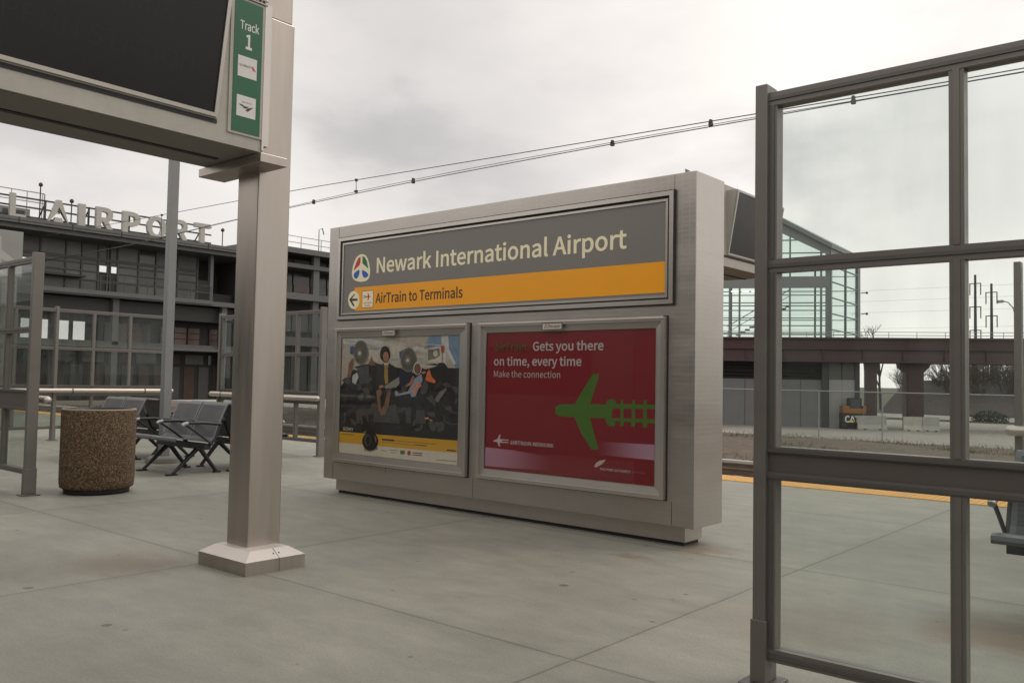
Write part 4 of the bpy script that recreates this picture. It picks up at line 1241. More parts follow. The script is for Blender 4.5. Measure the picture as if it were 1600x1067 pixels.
def gantry(mirror, label, sign):
    sg = -1 if mirror else 1
    Y = (lambda y: 2 * YC - y) if mirror else (lambda y: y)
    t = thing('departure_board', label, 'departure board', (-4.838, Y(3.183), 0), 'departure boards on the platform')

    def box(b, x0, x1, y0, y1, z0, z1, m=None):
        b.box(x0, x1, *sorted((Y(y0), Y(y1))), z0, z1, m)
    b = MB('column_steel')
    box(b, -4.955, -4.72, 3.065, 3.302, 0.1, 3.3 if mirror else 3.49)
    if not mirror:
        box(b, -4.95, -4.728, 3.065, 3.288, 3.49, 3.75)
    b.build('column', t, bevel=0.008)
    b = MB('column_steel')
    x0, x1, y0, y1 = -5.06, -4.53, 2.935, 3.36
    box(b, x0, x1, y0, y1, 0, 0.08, 'column_steel')
    i = 0.075
    lo = [(x0, y0), (x1, y0), (x1, y1), (x0, y1)]
    hi = [(x0 + i, y0 + i), (x1 - i, y0 + i), (x1 - i, y1 - i), (x0 + i, y1 - i)]
    vs = [(x, Y(y), 0.081) for x, y in lo] + [(x, Y(y), 0.13) for x, y in hi]
    b.mesh(vs, [(0, 1, 5, 4), (1, 2, 6, 5), (2, 3, 7, 6), (3, 0, 4, 7), (4, 5, 6, 7)], 'bright_steel')
    # joint of the two cover halves and its screws
    ym = 3.17
    for dx, dz in ((0, 0),):
        b.mesh([(x1 + 0.0008, Y(ym - .0015), 0.0), (x1 + 0.0008, Y(ym + .0015), 0.0), (x1 + 0.0008, Y(ym + .0015), 0.081), (x1 + 0.0008, Y(ym - .0015), 0.081),
                (x1 - i + 0.0008, Y(ym - .0015), 0.1312), (x1 - i + 0.0008, Y(ym + .0015), 0.1312)], [(0, 1, 2, 3), (3, 2, 5, 4)], 'dark_gap')
    for yy in (ym - 0.02, ym + 0.02):
        b.tube([(x1 - i * .5, Y(yy), 0.103), (x1 - i * .5 + 0.003, Y(yy), 0.109)], 0.004, 6, 'dark_gap')
    b.build('column_base', t)
    # beam box
    Ya, Yb = (1.32 if mirror else 0.75), 2.965
    b = MB('beige_paint')
    box(b, -5.17, -4.54, Ya, Yb, 2.552, 3.5)
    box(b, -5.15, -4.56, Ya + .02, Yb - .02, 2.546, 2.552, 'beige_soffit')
    box(b, -4.9, -4.86, Ya + .02, Yb - .1, 2.54, 2.546, 'dark_gap')
    box(b, -4.56, -4.536, Ya, 2.655, 2.655, 2.68, 'dark_gap')
    box(b, -4.545, -4.53, Yb - 0.012, Yb + 0.002, 2.56, 3.5, 'satin_steel')
    box(b, -5.0, -4.66, Yb, 3.065, 2.62, 3.3 if mirror else 3.46, 'dark_gap')
    box(b, -4.7, -4.56, Yb, 3.02, 2.6, 3.48, 'satin_steel')
    case = b.build('beam_box', t)
    g = MB('beige_paint')
    for k in range(0 if mirror else 9):
        yy = 2.73 + k * 0.027
        box(g, -4.54, -4.525, yy, yy + 0.006, 3.455, 3.6)
    box(g, -4.54, -4.524, 2.72, 2.965, 3.453, 3.462)
    box(g, -4.54, -4.524, 2.72, 2.965, 3.478, 3.485)
    g.build('top_grille', case)
    b = MB('column_steel')
    box(b, -5.21, -4.50, 2.93, 3.12, 2.485, 2.54)
    b.build('bracket', t, bevel=0.003)
    # tilted screen housing
    xb, xt = -4.538, -4.41
    zb, zt = 2.69, 3.43
    y0, y1 = (1.27 if mirror else 0.85), (2.56 if mirror else 2.648)
    b = MB('beige_paint')
    lx = lambda z: xb + (xt - xb) * (z - zb) / (zt - zb)
    vs = [(-4.54, Y(y0), zb - .01), (-4.54, Y(y1), zb - .01), (-4.54, Y(y0), zt + .01), (-4.54, Y(y1), zt + .01), (xt, Y(y0), zt + .01), (xt, Y(y1), zt + .01), (xb + .004, Y(y0), zb - .01), (xb + .004, Y(y1), zb - .01)]
    b.mesh(vs, [(0, 1, 7, 6), (2, 4, 5, 3), (6, 7, 5, 4), (0, 6, 4, 2), (1, 3, 5, 7)])
    house = b.build('screen_housing', t)
    up = Vector((xt - xb, 0, zt - zb)).normalized()
    nrm = Vector((up.z, 0, -up.x))
    o = Vector((xb + 0.004, Y(y0), zb))
    fs_ = (o, Vector((0, 1, 0)), up, nrm)
    Ls = (zt - zb) / up.z
    wd = (y1 - y0) * sg
    s = MB('screen_black')
    e = 0.022

    def slab(bm_, a0, a1, b0, b1, d0, d1, m_):
        pts = []
        for d in (d0, d1):
            for bb in (b0, b1):
                for aa in (a0, a1):
                    pts.append(o + Vector((0, 1, 0)) * aa * sg + up * bb + nrm * d)
        bm_.mesh(pts, [(0, 1, 3, 2), (4, 6, 7, 5), (0, 4, 5, 1), (2, 3, 7, 6), (0, 2, 6, 4), (1, 5, 7, 3)], m_)
    wa = y1 - y0
    slab(s, e, wa - e, e, Ls - e, 0.001, 0.006, 'screen_black')
    fs2 = (o + nrm * 0.0065, Vector((0, 1, 0)), up, nrm)
    a_ = (lambda v, w=0: v) if not mirror else (lambda v, w=0: -wa + v)
    if not mirror:
        s.text(fs2, 'NY PENN STATION', 0.42, 0.2, 0.1, 1.2, 0.0, 'screen_text')
        s.text(fs2, 'ALL STATIONS', 0.62, 0.44, 0.1, 0.85, 0.0, 'screen_text')
    s.build('screen', house)
    f = MB('satin_steel')
    for (A0, A1, B0, B1) in ((0, wa, 0, e), (0, wa, Ls - e, Ls), (0, e, e, Ls - e), (wa - e, wa, e, Ls - e)):
        slab(f, A0, A1, B0, B1, 0.001, 0.016, 'satin_steel')
    f.build('screen_frame', house)
    # track sign
    s0, s1 = 2.735, 2.945
    b = MB('track_white')
    box(b, -4.541, -4.532, s0 - .012, s1 + .012, 2.625, 3.45, 'beige_paint')
    box(b, -4.532, -4.5295, s0 + .01, s1 - .01, 2.64, 3.436, 'track_green')
    fg = side(-4.5295)
    yl = Y(2.774) if not mirror else Y(2.903)
    yc = Y(2.8385)
    b.text(fg, 'Track', yc + .008, 3.262, 0.05, 0.128, 0.0006, 'track_white', bold=0.025, centre=True)
    b.text(fg, sign, yc + .005, 3.15, 0.085, 0.042 if sign == '1' else 0.05, 0.0006, 'track_white', bold=0.045, centre=True)
    b.rect(fg, yl, yl + 0.129, 2.974, 3.1, 0.0006, 'track_white')
    b.rect(fg, yl, yl + 0.129, 2.735, 2.862, 0.0006, 'track_white')
    b.text(fg, 'NJTRANSIT', yl + .012, 3.036, 0.014, 0.075, 0.0012, 'sign_dark', bold=0.01)
    b.poly(fg, [(yl + .088, 3.05), (yl + .104, 3.05), (yl + .122, 3.026), (yl + .104, 3.026)], 0.0012, 'sign_red')
    b.text(fg, 'AMTRAK', yl + .032, 2.819, 0.008, 0.07, 0.0012, 'sign_dark')
    for k, (p0, p1, q1, q0) in enumerate((((.012, 2.806), (.108, 2.811), (.1, 2.806), (.012, 2.806)),)):
        pass
    b.poly(fg, [(yl + .014, 2.807), (yl + .034, 2.808), (yl + .058, 2.798), (yl + .03, 2.797)], 0.0012, 'sign_dark')
    b.poly(fg, [(yl + .037, 2.791), (yl + .05, 2.799), (yl + .086, 2.803), (yl + .062, 2.786)], 0.0012, 'sign_dark')
    b.poly(fg, [(yl + .06, 2.776), (yl + .074, 2.792), (yl + .115, 2.806), (yl + .082, 2.776), (yl + .074, 2.771)], 0.0012, 'sign_dark')
    b.poly(fg, [(yl + .07, 2.773), (yl + .078, 2.779), (yl + .083, 2.777), (yl + .074, 2.7705)], 0.0016, 'sign_red')
    b.build('track_sign', t)
    return t


gantry(False, 'near departure board on a square steel column with the green Track 1 sign', '1')
gantry(True, 'far departure board seen past the right end of the station pylon', '2')


# ------------------------------------------------------------------ glass windscreens
def windscreen(label, axis, s0, s1, c, ztop, zmid, k0, k1, zb, mulls, post_at, rail_side, gmat='shelter_glass', zpost=None, frame='brown_aluminium', rail_ends=None):
    """axis 'x': runs along X at y=c ; 'y': runs along Y at x=c"""
    if axis == 'x':
        tf = lambda s, t_, z: (s, c + t_, z)
    else:
        tf = lambda s, t_, z: (c + t_, s, z)
    loc = tf((s0 + s1) / 2, 0, 0)
    t = thing('windscreen', label, 'windscreen', loc, 'glass windscreens on the platform')
    zpost = zpost or ztop + 0.035
    for p in post_at:
        b = MB(frame)
        b.box(p - 0.026, p + 0.026, -0.05, 0.05, 0.012, zpost, frame, tf)
        b.box(p - 0.032, p + 0.032, -0.057, 0.057, 0.012, 0.26, frame, tf)
        b.box(p - 0.07, p + 0.07, -0.085, 0.085, 0.0, 0.012, 'dark_aluminium', tf)
        b.build('post', t, bevel=0.004)
    b = MB(frame)
    cols = [s0] + list(mulls) + [s1]
    fr_ = MB(frame)
    for z0, z1, th in ((ztop - 0.055, ztop, 0.032), (zmid - 0.027, zmid + 0.027, 0.03), (k1, k1 + 0.026, 0.03), (k0 - 0.03, k0, 0.03), (zb, zb + 0.05, 0.032)):
        fr_.box(s0, s1, -th, th, z0, z1, frame, tf)
        fr_.box(s0, s1, -th - 0.006, th + 0.006, (z0 + z1) / 2 - 0.008, (z0 + z1) / 2 + 0.006, 'dark_aluminium', tf)
    for i, x in enumerate(cols):
        w = 0.025 if 0 < i < len(cols) - 1 else 0.018
        xx = x + (w if i == 0 else (-w if i == len(cols) - 1 else 0))
        for z0, z1 in ((zb + 0.05, k0 - 0.03), (k1 + 0.026, zmid - 0.027), (zmid + 0.027, ztop - 0.055)):
            fr_.box(xx - w, xx + w, -0.029, 0.029, z0, z1, frame, tf)
            fr_.box(xx - w * .45, xx + w * .45, -0.033, 0.033, z0, z1, 'dark_aluminium' if i in (0, len(cols) - 1) else frame, tf)
    fr_.build('frame', t)
    kp = MB('brown_kick')
    kp.box(s0, s1, -0.02, 0.02, k0, k1, 'brown_kick', tf)
    kp.build('kick_panel', t)
    for i in range(len(cols) - 1):
        for z0, z1 in ((zb + 0.05, k0 - 0.03), (k1 + 0.026, zmid - 0.027), (zmid + 0.027, ztop - 0.055)):
            g = MB(gmat)
            g.box(cols[i] + 0.02, cols[i + 1] - 0.02, -0.003, 0.003, z0, z1, gmat, tf)
            g.build('glass_pane', t)
    r = MB('rail_steel')
    e0, e1 = rail_ends or (s0 - 0.09, s1 + 0.09)
    o = 0.13 * rail_side
    zr = k0 + (k1 - k0) * .5
    r.tube([tf(e0, o, zr), tf(e1, o, zr)], 0.042, 14, 'rail_steel')
    for e in (e0, e1):
        dome = []
        cpt = Vector(tf(e, o, zr))
        ax = (Vector(tf(e, o, zr)) - Vector(tf((e0 + e1) / 2, o, zr))).normalized()
        pts = [cpt + ax * 0.042 * sin(a) for a in [0, .5, 1.0, 1.4]]
        rr = [0.042 * cos(a) for a in [0, .5, 1.0, 1.4]]
        for q in range(3):
            r.tube([pts[q], pts[q + 1]], rr[q], 14, 'rail_steel', r2=rr[q + 1], caps=(q == 2))
    for p in [s0 + 0.25 + k * 1.3 for k in range(int((s1 - s0) / 1.3) + 1) if s0 + 0.25 + k * 1.3 < s1]:
        r.tube([tf(p, 0.02 * rail_side, zr), tf(p, o, zr)], 0.014, 6, 'dark_aluminium')
        r.tube([tf(p - 0.012, o, zr), tf(p + 0.012, o, zr)], 0.0455, 12, 'dark_aluminium')
    r.build('handrail', t)
    return t


windscreen('tall brown framed windscreen in the right foreground, nearest to the camera', 'x', -1.468, 1.66, 3.362, 2.393, 1.68, 0.848, 0.925, 0.1,
           [-0.767, -0.06, 0.65], [-1.492, 1.686], 1)
windscreen('brown framed windscreen at the left edge in front of the litter bin', 'x', -12.1, -8.975, 3.385, 2.315, 1.6, 0.84, 0.985, 0.2,
           [-11.25, -10.4, -9.62], [-8.95, -12.13], 1, 'shelter_glass_dim', rail_ends=(-12.2, -8.94))
windscreen('windscreen with a steel handrail just behind the left end of the pylon', 'x', -13.3, -10.56, 8.03, 2.2, 1.53, 0.8, 0.93, 0.2,
           [-12.55, -11.84, -11.16], [-10.53, -13.33], -1, 'shelter_glass_dim')
windscreen('windscreen with a rounded steel handrail at the right edge behind the nearer glass', 'x', -1.34, 1.8, 8.03, 2.2, 1.53, 0.8, 0.93, 0.2,
           [-0.6, 0.2, 1.0], [-1.39, 1.83], -1, 'shelter_glass_dim')
windscreen('windscreen standing across the platform behind the litter bin and the benches', 'y', 5.0, 8.29, -15.754, 2.29, 1.6, 0.8, 0.93, 0.2,
           [5.64, 6.3, 6.94, 7.6], [6.3, 8.33], 1, 'shelter_glass_dim')

# ------------------------------------------------------------------ litter bin, grey pole
t = thing('litter_bin', 'round brown exposed aggregate litter bin beside the left windscreen', 'litter bin', (-8.785, 3.96, 0))
c = (-8.785, 3.96, 0)
b = MB('exposed_aggregate')
b.lathe(c, [(0.318, 0.05), (0.335, 0.06), (0.342, 0.09), (0.345, 0.12), (0.345, 0.8), (0.342, 0.822)], 48)
b.build('body', t)
b = MB('dark_gap'); b.lathe(c, [(0.0, 0.0), (0.3, 0.0), (0.305, 0.052), (0, 0.052)], 40); b.build('base', t)
b = MB('can_rim'); b.lathe(c, [(0.342, 0.82), (0.343, 0.828), (0.338, 0.834), (0.325, 0.834)], 48); b.lathe(c, [(0.325, 0.834), (0.318, 0.828), (0.311, 0.79), (0.24, 0.772), (0.17, 0.765), (0.158, 0.75)], 40, 'bench_black'); b.build('rim', t)
b = MB('dark_gap'); b.lathe(c, [(0.159, 0.752), (0.15, 0.5), (0, 0.5)], 32); b.build('liner', t)

t = thing('grey_pole', 'tall square grey pole standing between the two rows of benches', 'pole', (-11.1, 5.88, 0))
b = MB('grey_pole'); b.box(-11.155, -11.045, 5.825, 5.935, 0.09, 4.9); b.box(-11.165, -11.035, 5.815, 5.945, 4.9, 4.93); b.build('shaft', t, bevel=0.004)
b = MB('platform_edge'); b.lathe((-11.1, 5.88, 0), [(0.24, 0), (0.24, 0.06), (0.2, 0.09), (0, 0.09)], 8); b.build('base', t)


# ------------------------------------------------------------------ benches: 2 perforated seats, facing -Y, origin at the right end under the back
def make_bench():
    t = thing('metal_bench', 'x', 'bench', (0, 0, 0))
    prof = [(-0.742, 0.405), (-0.757, 0.425), (-0.75, 0.447), (-0.72, 0.455), (-0.62, 0.447), (-0.45, 0.418), (-0.33, 0.4), (-0.285, 0.405), (-0.255, 0.44), (-0.2, 0.58),
            (-0.14, 0.72), (-0.095, 0.82), (-0.075, 0.845), (-0.045, 0.848), (-0.03, 0.83)]
    Ws = 0.565

    def shell(xa, xb, ia, ib, dz, m_):
        b = MB(m_)
        th = 0.012
        pts = prof[ia:ib + 1]
        inner = []
        for i, (y, z) in enumerate(pts):
            a = pts[max(0, i - 1)]; d = pts[min(len(pts) - 1, i + 1)]
            tx, tz = d[0] - a[0], d[1] - a[1]
            L = math.hypot(tx, tz)
            inner.append((y + tz / L * th, z - tx / L * th))
        poly = pts + inner[::-1]
        n_ = len(pts)
        for (x0, x1, mm) in ((xa, xa + 0.03, 'bench_frame'), (xa + 0.03, xb - 0.03, m_), (xb - 0.03, xb, 'bench_frame')):
            vs = []
            for x in (x0, x1):
                vs += [(x, y, z) for y, z in poly]
            k = len(poly)
            fs = []
            for i in range(k):
                j = (i + 1) % k
                fs.append((i, j, k + j, k + i))
            b.mesh(vs, fs, mm)
        # ends
        for x in (xa, xb):
            for i in range(n_ - 1):
                b.face([(x, *pts[i]), (x, *pts[i + 1]), (x, *inner[i + 1]), (x, *inner[i])], 'bench_frame')
        # rolled front and top edge stay unperforated
        return b
    for k in range(2):
        xb = -0.02 - k * (Ws + 0.02)
        xa = xb - Ws
        shell(xa, xb, 4, 7, 0, 'perforated_metal').build('seat', t)
        s = shell(xa, xb, 0, 4, 0, 'bench_frame').build('seat_front_edge', t)
        shell(xa, xb, 7, 11, 0, 'perforated_metal').build('backrest', t)
        shell(xa, xb, 11, 14, 0, 'bench_frame').build('backrest_top_edge', t)
    total = 2 * Ws + 0.06
    b = MB('bench_black'); b.box(-total + 0.02, -0.02, -0.37, -0.29, 0.3, 0.37); b.build('beam', t)
    for x in (-0.01, -0.01 - Ws - 0.02, -total + 0.01):
        a = MB('bench_black')
        a.tube([(x, -0.17, 0.6), (x, -0.4, 0.622), (x, -0.6, 0.622), (x, -0.645, 0.61)], 0.019, 8)
        a.tube([(x, -0.63, 0.605), (x, -0.5, 0.52), (x, -0.36, 0.42), (x, -0.28, 0.36)], 0.013, 6)
        a.tube([(x, -0.17, 0.6), (x, -0.24, 0.44), (x, -0.3, 0.35)], 0.016, 6)
        arm = a.build('armrest', t)
        cp = MB('bench_cap'); cp.tube([(x, -0.6, 0.6225), (x, -0.65, 0.611), (x, -0.668, 0.595)], 0.0225, 8); cp.build('end_cap', arm)
    for x in (-0.24, -total + 0.24):
        l_ = MB('bench_black')
        l_.tube([(x, -0.64, 0.02), (x, -0.5, 0.15), (x, -0.33, 0.31)], 0.02, 8, r2=0.032)
        l_.tube([(x, -0.08, 0.02), (x, -0.2, 0.17), (x, -0.31, 0.31)], 0.022, 8, r2=0.032)
        l_.box(x - 0.03, x + 0.03, -0.72, -0.6, 0, 0.02)
        l_.box(x - 0.03, x + 0.03, -0.11, -0.03, 0, 0.02)
        l_.build('leg', t)
    return t


GB = 'dark metal benches on the platform'
bench = make_bench()
bench.location = (-9.37, 5.85, 0)
tag(bench, 'dark two-seat bench in front of the grey pole, left of the steel column', 'bench', GB)
L2 = 2 * 0.565 + 0.06
dup(bench, (-9.37 - L2, 5.9, 0), 'dark two-seat bench turned away behind the front bench left of the steel column', pi, GB)
dup(bench, (-11.4, 5.85, 0), 'dark two-seat bench half hidden behind the litter bin', 0, GB)
dup(bench, (-11.4 - L2, 5.9, 0), 'dark two-seat bench turned away, farthest behind the litter bin', pi, GB)
dup(bench, (-1.02 + L2, 5.76, 0), 'dark bluish bench cut off by the right edge, behind the windscreen glass', 0, GB)

# ------------------------------------------------------------------ overhead line above the far tracks
t = thing('overhead_line', 'thin black overhead railway wires crossing the sky above the pylon', 'overhead line', (-12, 13, 0))


def interp(tab, x):
    for (x0, z0), (x1, z1) in zip(tab, tab[1:]):
        if x0 <= x <= x1:
            return z0 + (z1 - z0) * (x - x0) / (x1 - x0)
    return tab[0][1] if x < tab[0][0] else tab[-1][1]


up_t = [(-60, 6.9), (-40, 6.3), (-30, 6.12), (-24.2, 6.01), (-18.46, 5.92), (-15.97, 5.85), (-11, 5.7), (-6.75, 5.585), (-4.4, 5.51), (-2.2, 5.46), (4, 5.45), (20, 6.0)]
mid_t = [(-60, 5.25), (-27, 5.3), (-21, 5.47), (-18.46, 5.53), (-15.97, 5.585), (-12, 5.6), (-8.7, 5.56), (-6.75, 5.545), (-5.85, 5.51), (-2.2, 5.425), (20, 5.4)]
lo_t = [(-60, 5.22), (-27, 5.27), (-21, 5.44), (-18.46, 5.495), (-14, 5.545), (-8.7, 5.525), (-5.85, 5.475), (-3, 5.435), (-2.2, 5.405), (20, 5.35)]


def sm(tab, x):
    return sum(interp(tab, x + d) for d in (-1.2, -.6, 0, .6, 1.2)) / 5


for nm, tab, r in (('messenger_wire', up_t, 0.009), ('auxiliary_wire', mid_t, 0.006), ('contact_wire', lo_t, 0.009)):
    b = MB('wire')
    xs = [-60 + k * 1.0 for k in range(81)]
    b.tube([(x, 13 if nm != 'auxiliary_wire' else 13.03, sm(tab, x)) for x in xs], r, 5)
    b.build(nm, t)
for x, a_, c_ in ((-15.97, up_t, mid_t), (-6.75, up_t, mid_t), (-25.2, up_t, lo_t), (-17.6, mid_t, lo_t), (-14.0, mid_t, lo_t), (-8.72, mid_t, lo_t), (-4.4, up_t, lo_t)):
    b = MB('wire')
    z0, z1 = sm(a_, x), sm(c_, x)
    b.tube([(x, 13.0, z0 + .02), (x, 13.02, z1 - .02)], 0.008, 5)
    b.box(x - 0.03, x + 0.03, 12.98, 13.04, z1 - 0.03, z1 + 0.03)
    b.box(x - 0.02, x + 0.02, 12.98, 13.04, z0 - 0.03, z0 + 0.03)
    b.build('dropper', t)

# ------------------------------------------------------------------ station building on the left
t = thing('station_building', 'dark glass station building with AIRPORT letters on its roof', 'building', (-38, 14, 0))
XF = -35.0
b = MB('fascia_grey')
b.box(-41, -34.4, -4, 22.3, 6.45, 6.62)
b.box(-41.2, -34.2, -4, 22.4, 6.62, 6.84)
b.box(-34.21, -34.19, -4, 22.4, 6.7, 6.72, 'dark_gap')
for k in range(14):
    yy = -3 + k * 1.9
    b.box(-34.192, -34.187, yy, yy + 0.03, 6.62, 6.84, 'dark_gap')
roof = b.build('roof', t)
b = MB('fascia_grey')
b.box(-41, -34.7, 22.5, 40, 7.1, 7.36)
b.box(-41, -34.9, 22.5, 40, 6.42, 6.62, 'facade_frame')
b.build('roof', t)
# upper glazed storey: cells between mullions, two of them open
b = MB('facade_panel')
fm = MB('facade_frame')
ys = [-4 + 1.05 * k for k in range(16)] + [12.65, 13.67, 14.64, 15.26, 15.93, 16.30, 16.42, 16.72, 17.63, 18.4, 19.4, 20.35]
ys = sorted(ys)
zs = [4.42, 4.95, 5.3, 5.62, 5.82, 6.45]
for i in range(len(ys) - 1):
    for j in range(len(zs) - 1):
        y0, y1 = ys[i], ys[i + 1]
        if j == 2 and (abs(y0 - 15.93) < .01 or abs(y0 - 16.42) < .01):
            continue
        if j in (2, ) and 12.4 < y0 < 12.7:
            b.box(-36.06, -36.0, y0 + .55, y1, zs[j], zs[j + 1], 'facade_panel')
            continue
        mm = random.choice(['facade_panel', 'facade_panel', 'facade_glass', 'facade_pale'])
        if 15.9 < y0 < 16.7 and j < 2:
            mm = 'facade_dark'
        if y0 < 14.6 and j < 2:
            mm = 'fascia_grey' if j == 1 else 'facade_panel'
        b.box(-36.06, -36.0 - random.uniform(0, 0.01), y0, y1, zs[j], zs[j + 1], mm)
for y in ys:
    if y > 14 or y < 12 or True:
        fm.box(-36.0, -35.95, y - 0.03, y + 0.03, 4.42, 6.45)
for z, h in ((4.95, .03), (5.3, .025), (5.62, .03), (5.82, .06)):
    for i in range(len(ys) - 1):
        fm.box(-36.0, -35.955, ys[i] + 0.03, ys[i + 1] - 0.03, z - h, z + h)
cw = b.build('curtain_wall', t)
fm.build('mullion_grid', cw)
# ledge with lamp strip on the left part
b = MB('dark_steel'); b.box(-36, -35.4, 12.9, 15.2, 4.98, 5.06); b.build('ledge', t)
b = MB('fascia_grey')
b.box(-36.2, -34.75, 13.2, 22.2, 4.2, 4.4)
b.box(-34.75, -34.68, 13.2, 20.4, 4.26, 4.43)
b.box(-36.2, -34.9, -4, 13.2, 4.1, 4.42, 'facade_dark')
b.build('balcony_slab', t)
b = MB('facade_frame')
for z in (4.75, 5.05):
    b.tube([(-34.75, 15.5, z), (-34.75, 20.35, z)], 0.012, 5)
for k in range(6):
    b.tube([(-34.75, 15.5 + k * .97, 4.4), (-34.75, 15.5 + k * .97, 5.05)], 0.018, 5)
b.build('balcony_railing', t)
for (y0, y1, z0, z1, x) in ((20.33, 20.48, 4.2, 6.45, -34.85), (21.0, 21.25, 0, 4.2, -34.9), (21.9, 22.2, 0, 6.45, -35.0), (26.0, 26.35, 0, 7.1, -35.0), (30.5, 30.85, 0, 7.1, -35.0),
                            (16.2, 16.45, 0, 4.2, -35.1), (13.15, 13.35, 0, 4.2, -35.2), (14.3, 14.62, 0, 4.2, -36.4), (10.5, 10.8, 0, 4.2, -35.3), (18.6, 18.85, 0, 4.2, -35.2)):
    b = MB('facade_column'); b.box(x - .2, x, y0, y1, z0, z1); b.build('column', t)
b = MB('facade_dark')
b.box(-40.8, -35.3, -4, 22.2, 3.5, 4.15)
b.box(-40.8, -36.2, 16.45, 22.3, 4.42, 4.9)
b.build('soffit_beam', t)
# end bay of the balcony: recessed
b = MB('facade_dark')
b.box(-37.6, -37.5, 20.3, 22.6, 4.4, 6.45)
b.box(-40, -36, 22.28, 22.52, 0, 7.1, 'facade_dark')
b.box(-37.5, -37.45, 20.6, 21.0, 4.4, 5.4, 'facade_glass')
b.box(-37.5, -37.45, 21.2, 21.8, 5.0, 5.6, 'panel_grey')
b.build('recess_wall', t)
# middle storey
b = MB('facade_dark')
b.box(-36.6, -36.5, -4, 13.25, 2.45, 3.5, 'facade_glass')
b.box(-36.6, -36.5, 15.75, 22.3, 2.45, 3.5, 'facade_dark')
for y0 in (13.9, 15.1):
    b.box(-36.6, -36.5, y0, y0 + .14, 2.45, 3.5, 'facade_dark')
b.box(-36.5, -36.46, 16.5, 18.5, 2.5, 3.3, 'facade_panel')
mid = b.build('middle_wall', t)
for (y0, w_) in ((16.9, .5), (17.5, .6), (18.95, .5), (19.6, .55), (20.25, .55), (21.3, .4)):
    for z0 in (2.5, 2.76, 3.02):
        p = MB('facade_pink'); p.box(-36.46, -36.42, y0, y0 + w_, z0, z0 + .23); p.build('window', mid)
b = MB('fascia_grey')
b.box(-41, -35.0, -4, 22.4, 2.18, 2.3)
b.box(-41, -35.1, -4, 22.4, 2.3, 2.45, 'facade_frame')
b.build('floor_slab', t)
b = MB('facade_dark')
b.box(-37.1, -37, -4, 22.5, 0, 2.18)
for k in range(14):
    y0 = 12.5 + k * .72
    b.box(-37, -36.97, y0, y0 + .5, 0.05, 1.5, random.choice(['facade_glass', 'facade_brown', 'facade_panel', 'facade_brown']))
for k in range(9):
    y0 = 12.4 + k * 1.15
    b.box(-37, -36.96, y0, y0 + .9, 1.62, 2.05, random.choice(['facade_brown', 'facade_glass', 'facade_pale']))
b.build('ground_wall', t)
# right-hand volume
b = MB('facade_dark')
b.box(-36.6, -36.5, 22.5, 40, 0, 7.1, 'facade_dark')
for k in range(16):
    y0 = 22.7 + k * 1.05
    b.box(-36.5, -36.45, y0, y0 + .95, 5.3, 6.35, 'facade_glass')
    b.box(-36.5, -36.4, y0, y0 + .95, 5.4, 5.75, random.choice(['facade_pink', 'plant_grey', 'facade_panel', 'tower_frame']))
    b.box(-36.5, -36.45, y0, y0 + .95, 3.4, 4.3, random.choice(['facade_panel', 'panel_grey', 'facade_glass']))
    b.box(-36.5, -36.45, y0, y0 + .95, 6.65, 7.05, 'facade_panel')
    b.box(-36.5, -36.45, y0, y0 + .95, 0.3, 2.3, random.choice(['facade_panel', 'facade_glass', 'facade_dark']))
b.build('right_wall', t)
b = MB('fascia_grey')
b.box(-36.5, -34.8, 22.5, 40, 4.87, 5.19)
b.box(-36.5, -34.9, 22.5, 40, 2.64, 3.06)
b.build('floor_slab', t)
b = MB('galvanised')
for z in (7.65, 7.95):
    b.tube([(-35, 24, z), (-35, 38, z)], 0.02, 5)
for k in range(12):
    b.tube([(-35, 24 + k * 1.2, 7.36), (-35, 24 + k * 1.2, 7.95)], 0.02, 5)
b.tube([(-35.2, 26.4, 7.36), (-35.2, 26.4, 8.5), (-35.2, 26.6, 8.6), (-35.2, 26.7, 8.3)], 0.03, 6)
b.build('roof_railing', t)
# roof sign
b = MB('dark_steel')
for z in (6.98, 7.34, 7.68):
    b.box(-34.86, -34.82, 4, 20.3, z - .03, z + .03)
for k in range(10):
    y = 5.2 + k * 1.63
    b.box(-34.9, -34.84, y - .03, y + .03, 6.84, 7.72)
    b.tube([(-34.88, y, 7.6), (-35.7, y, 6.86)], 0.03, 5)
rs = b.build('roof_sign', t)
fL = (Vector((-34.8, 0, 0)), Vector((0, 1, 0)), Vector((0, 0, 1)), Vector((1, 0, 0)))
for ch, y0, y1 in (('L', 12.04, 12.6), ('A', 13.36, 14.16), ('I', 14.5, 14.76), ('R', 15.18, 15.9), ('P', 16.25, 16.98), ('O', 17.28, 18.1), ('R', 18.4, 19.12), ('T', 19.4, 20.14), ('A', 10.9, 11.7)):
    q = MB('letter_face')
    q.text(fL, ch, y0, 6.86, 0.86 if ch != 'O' else 0.83, y1 - y0, 0.0, 'letter_face', bold=0.05, extrude=0.09)
    q.build('letter', rs)
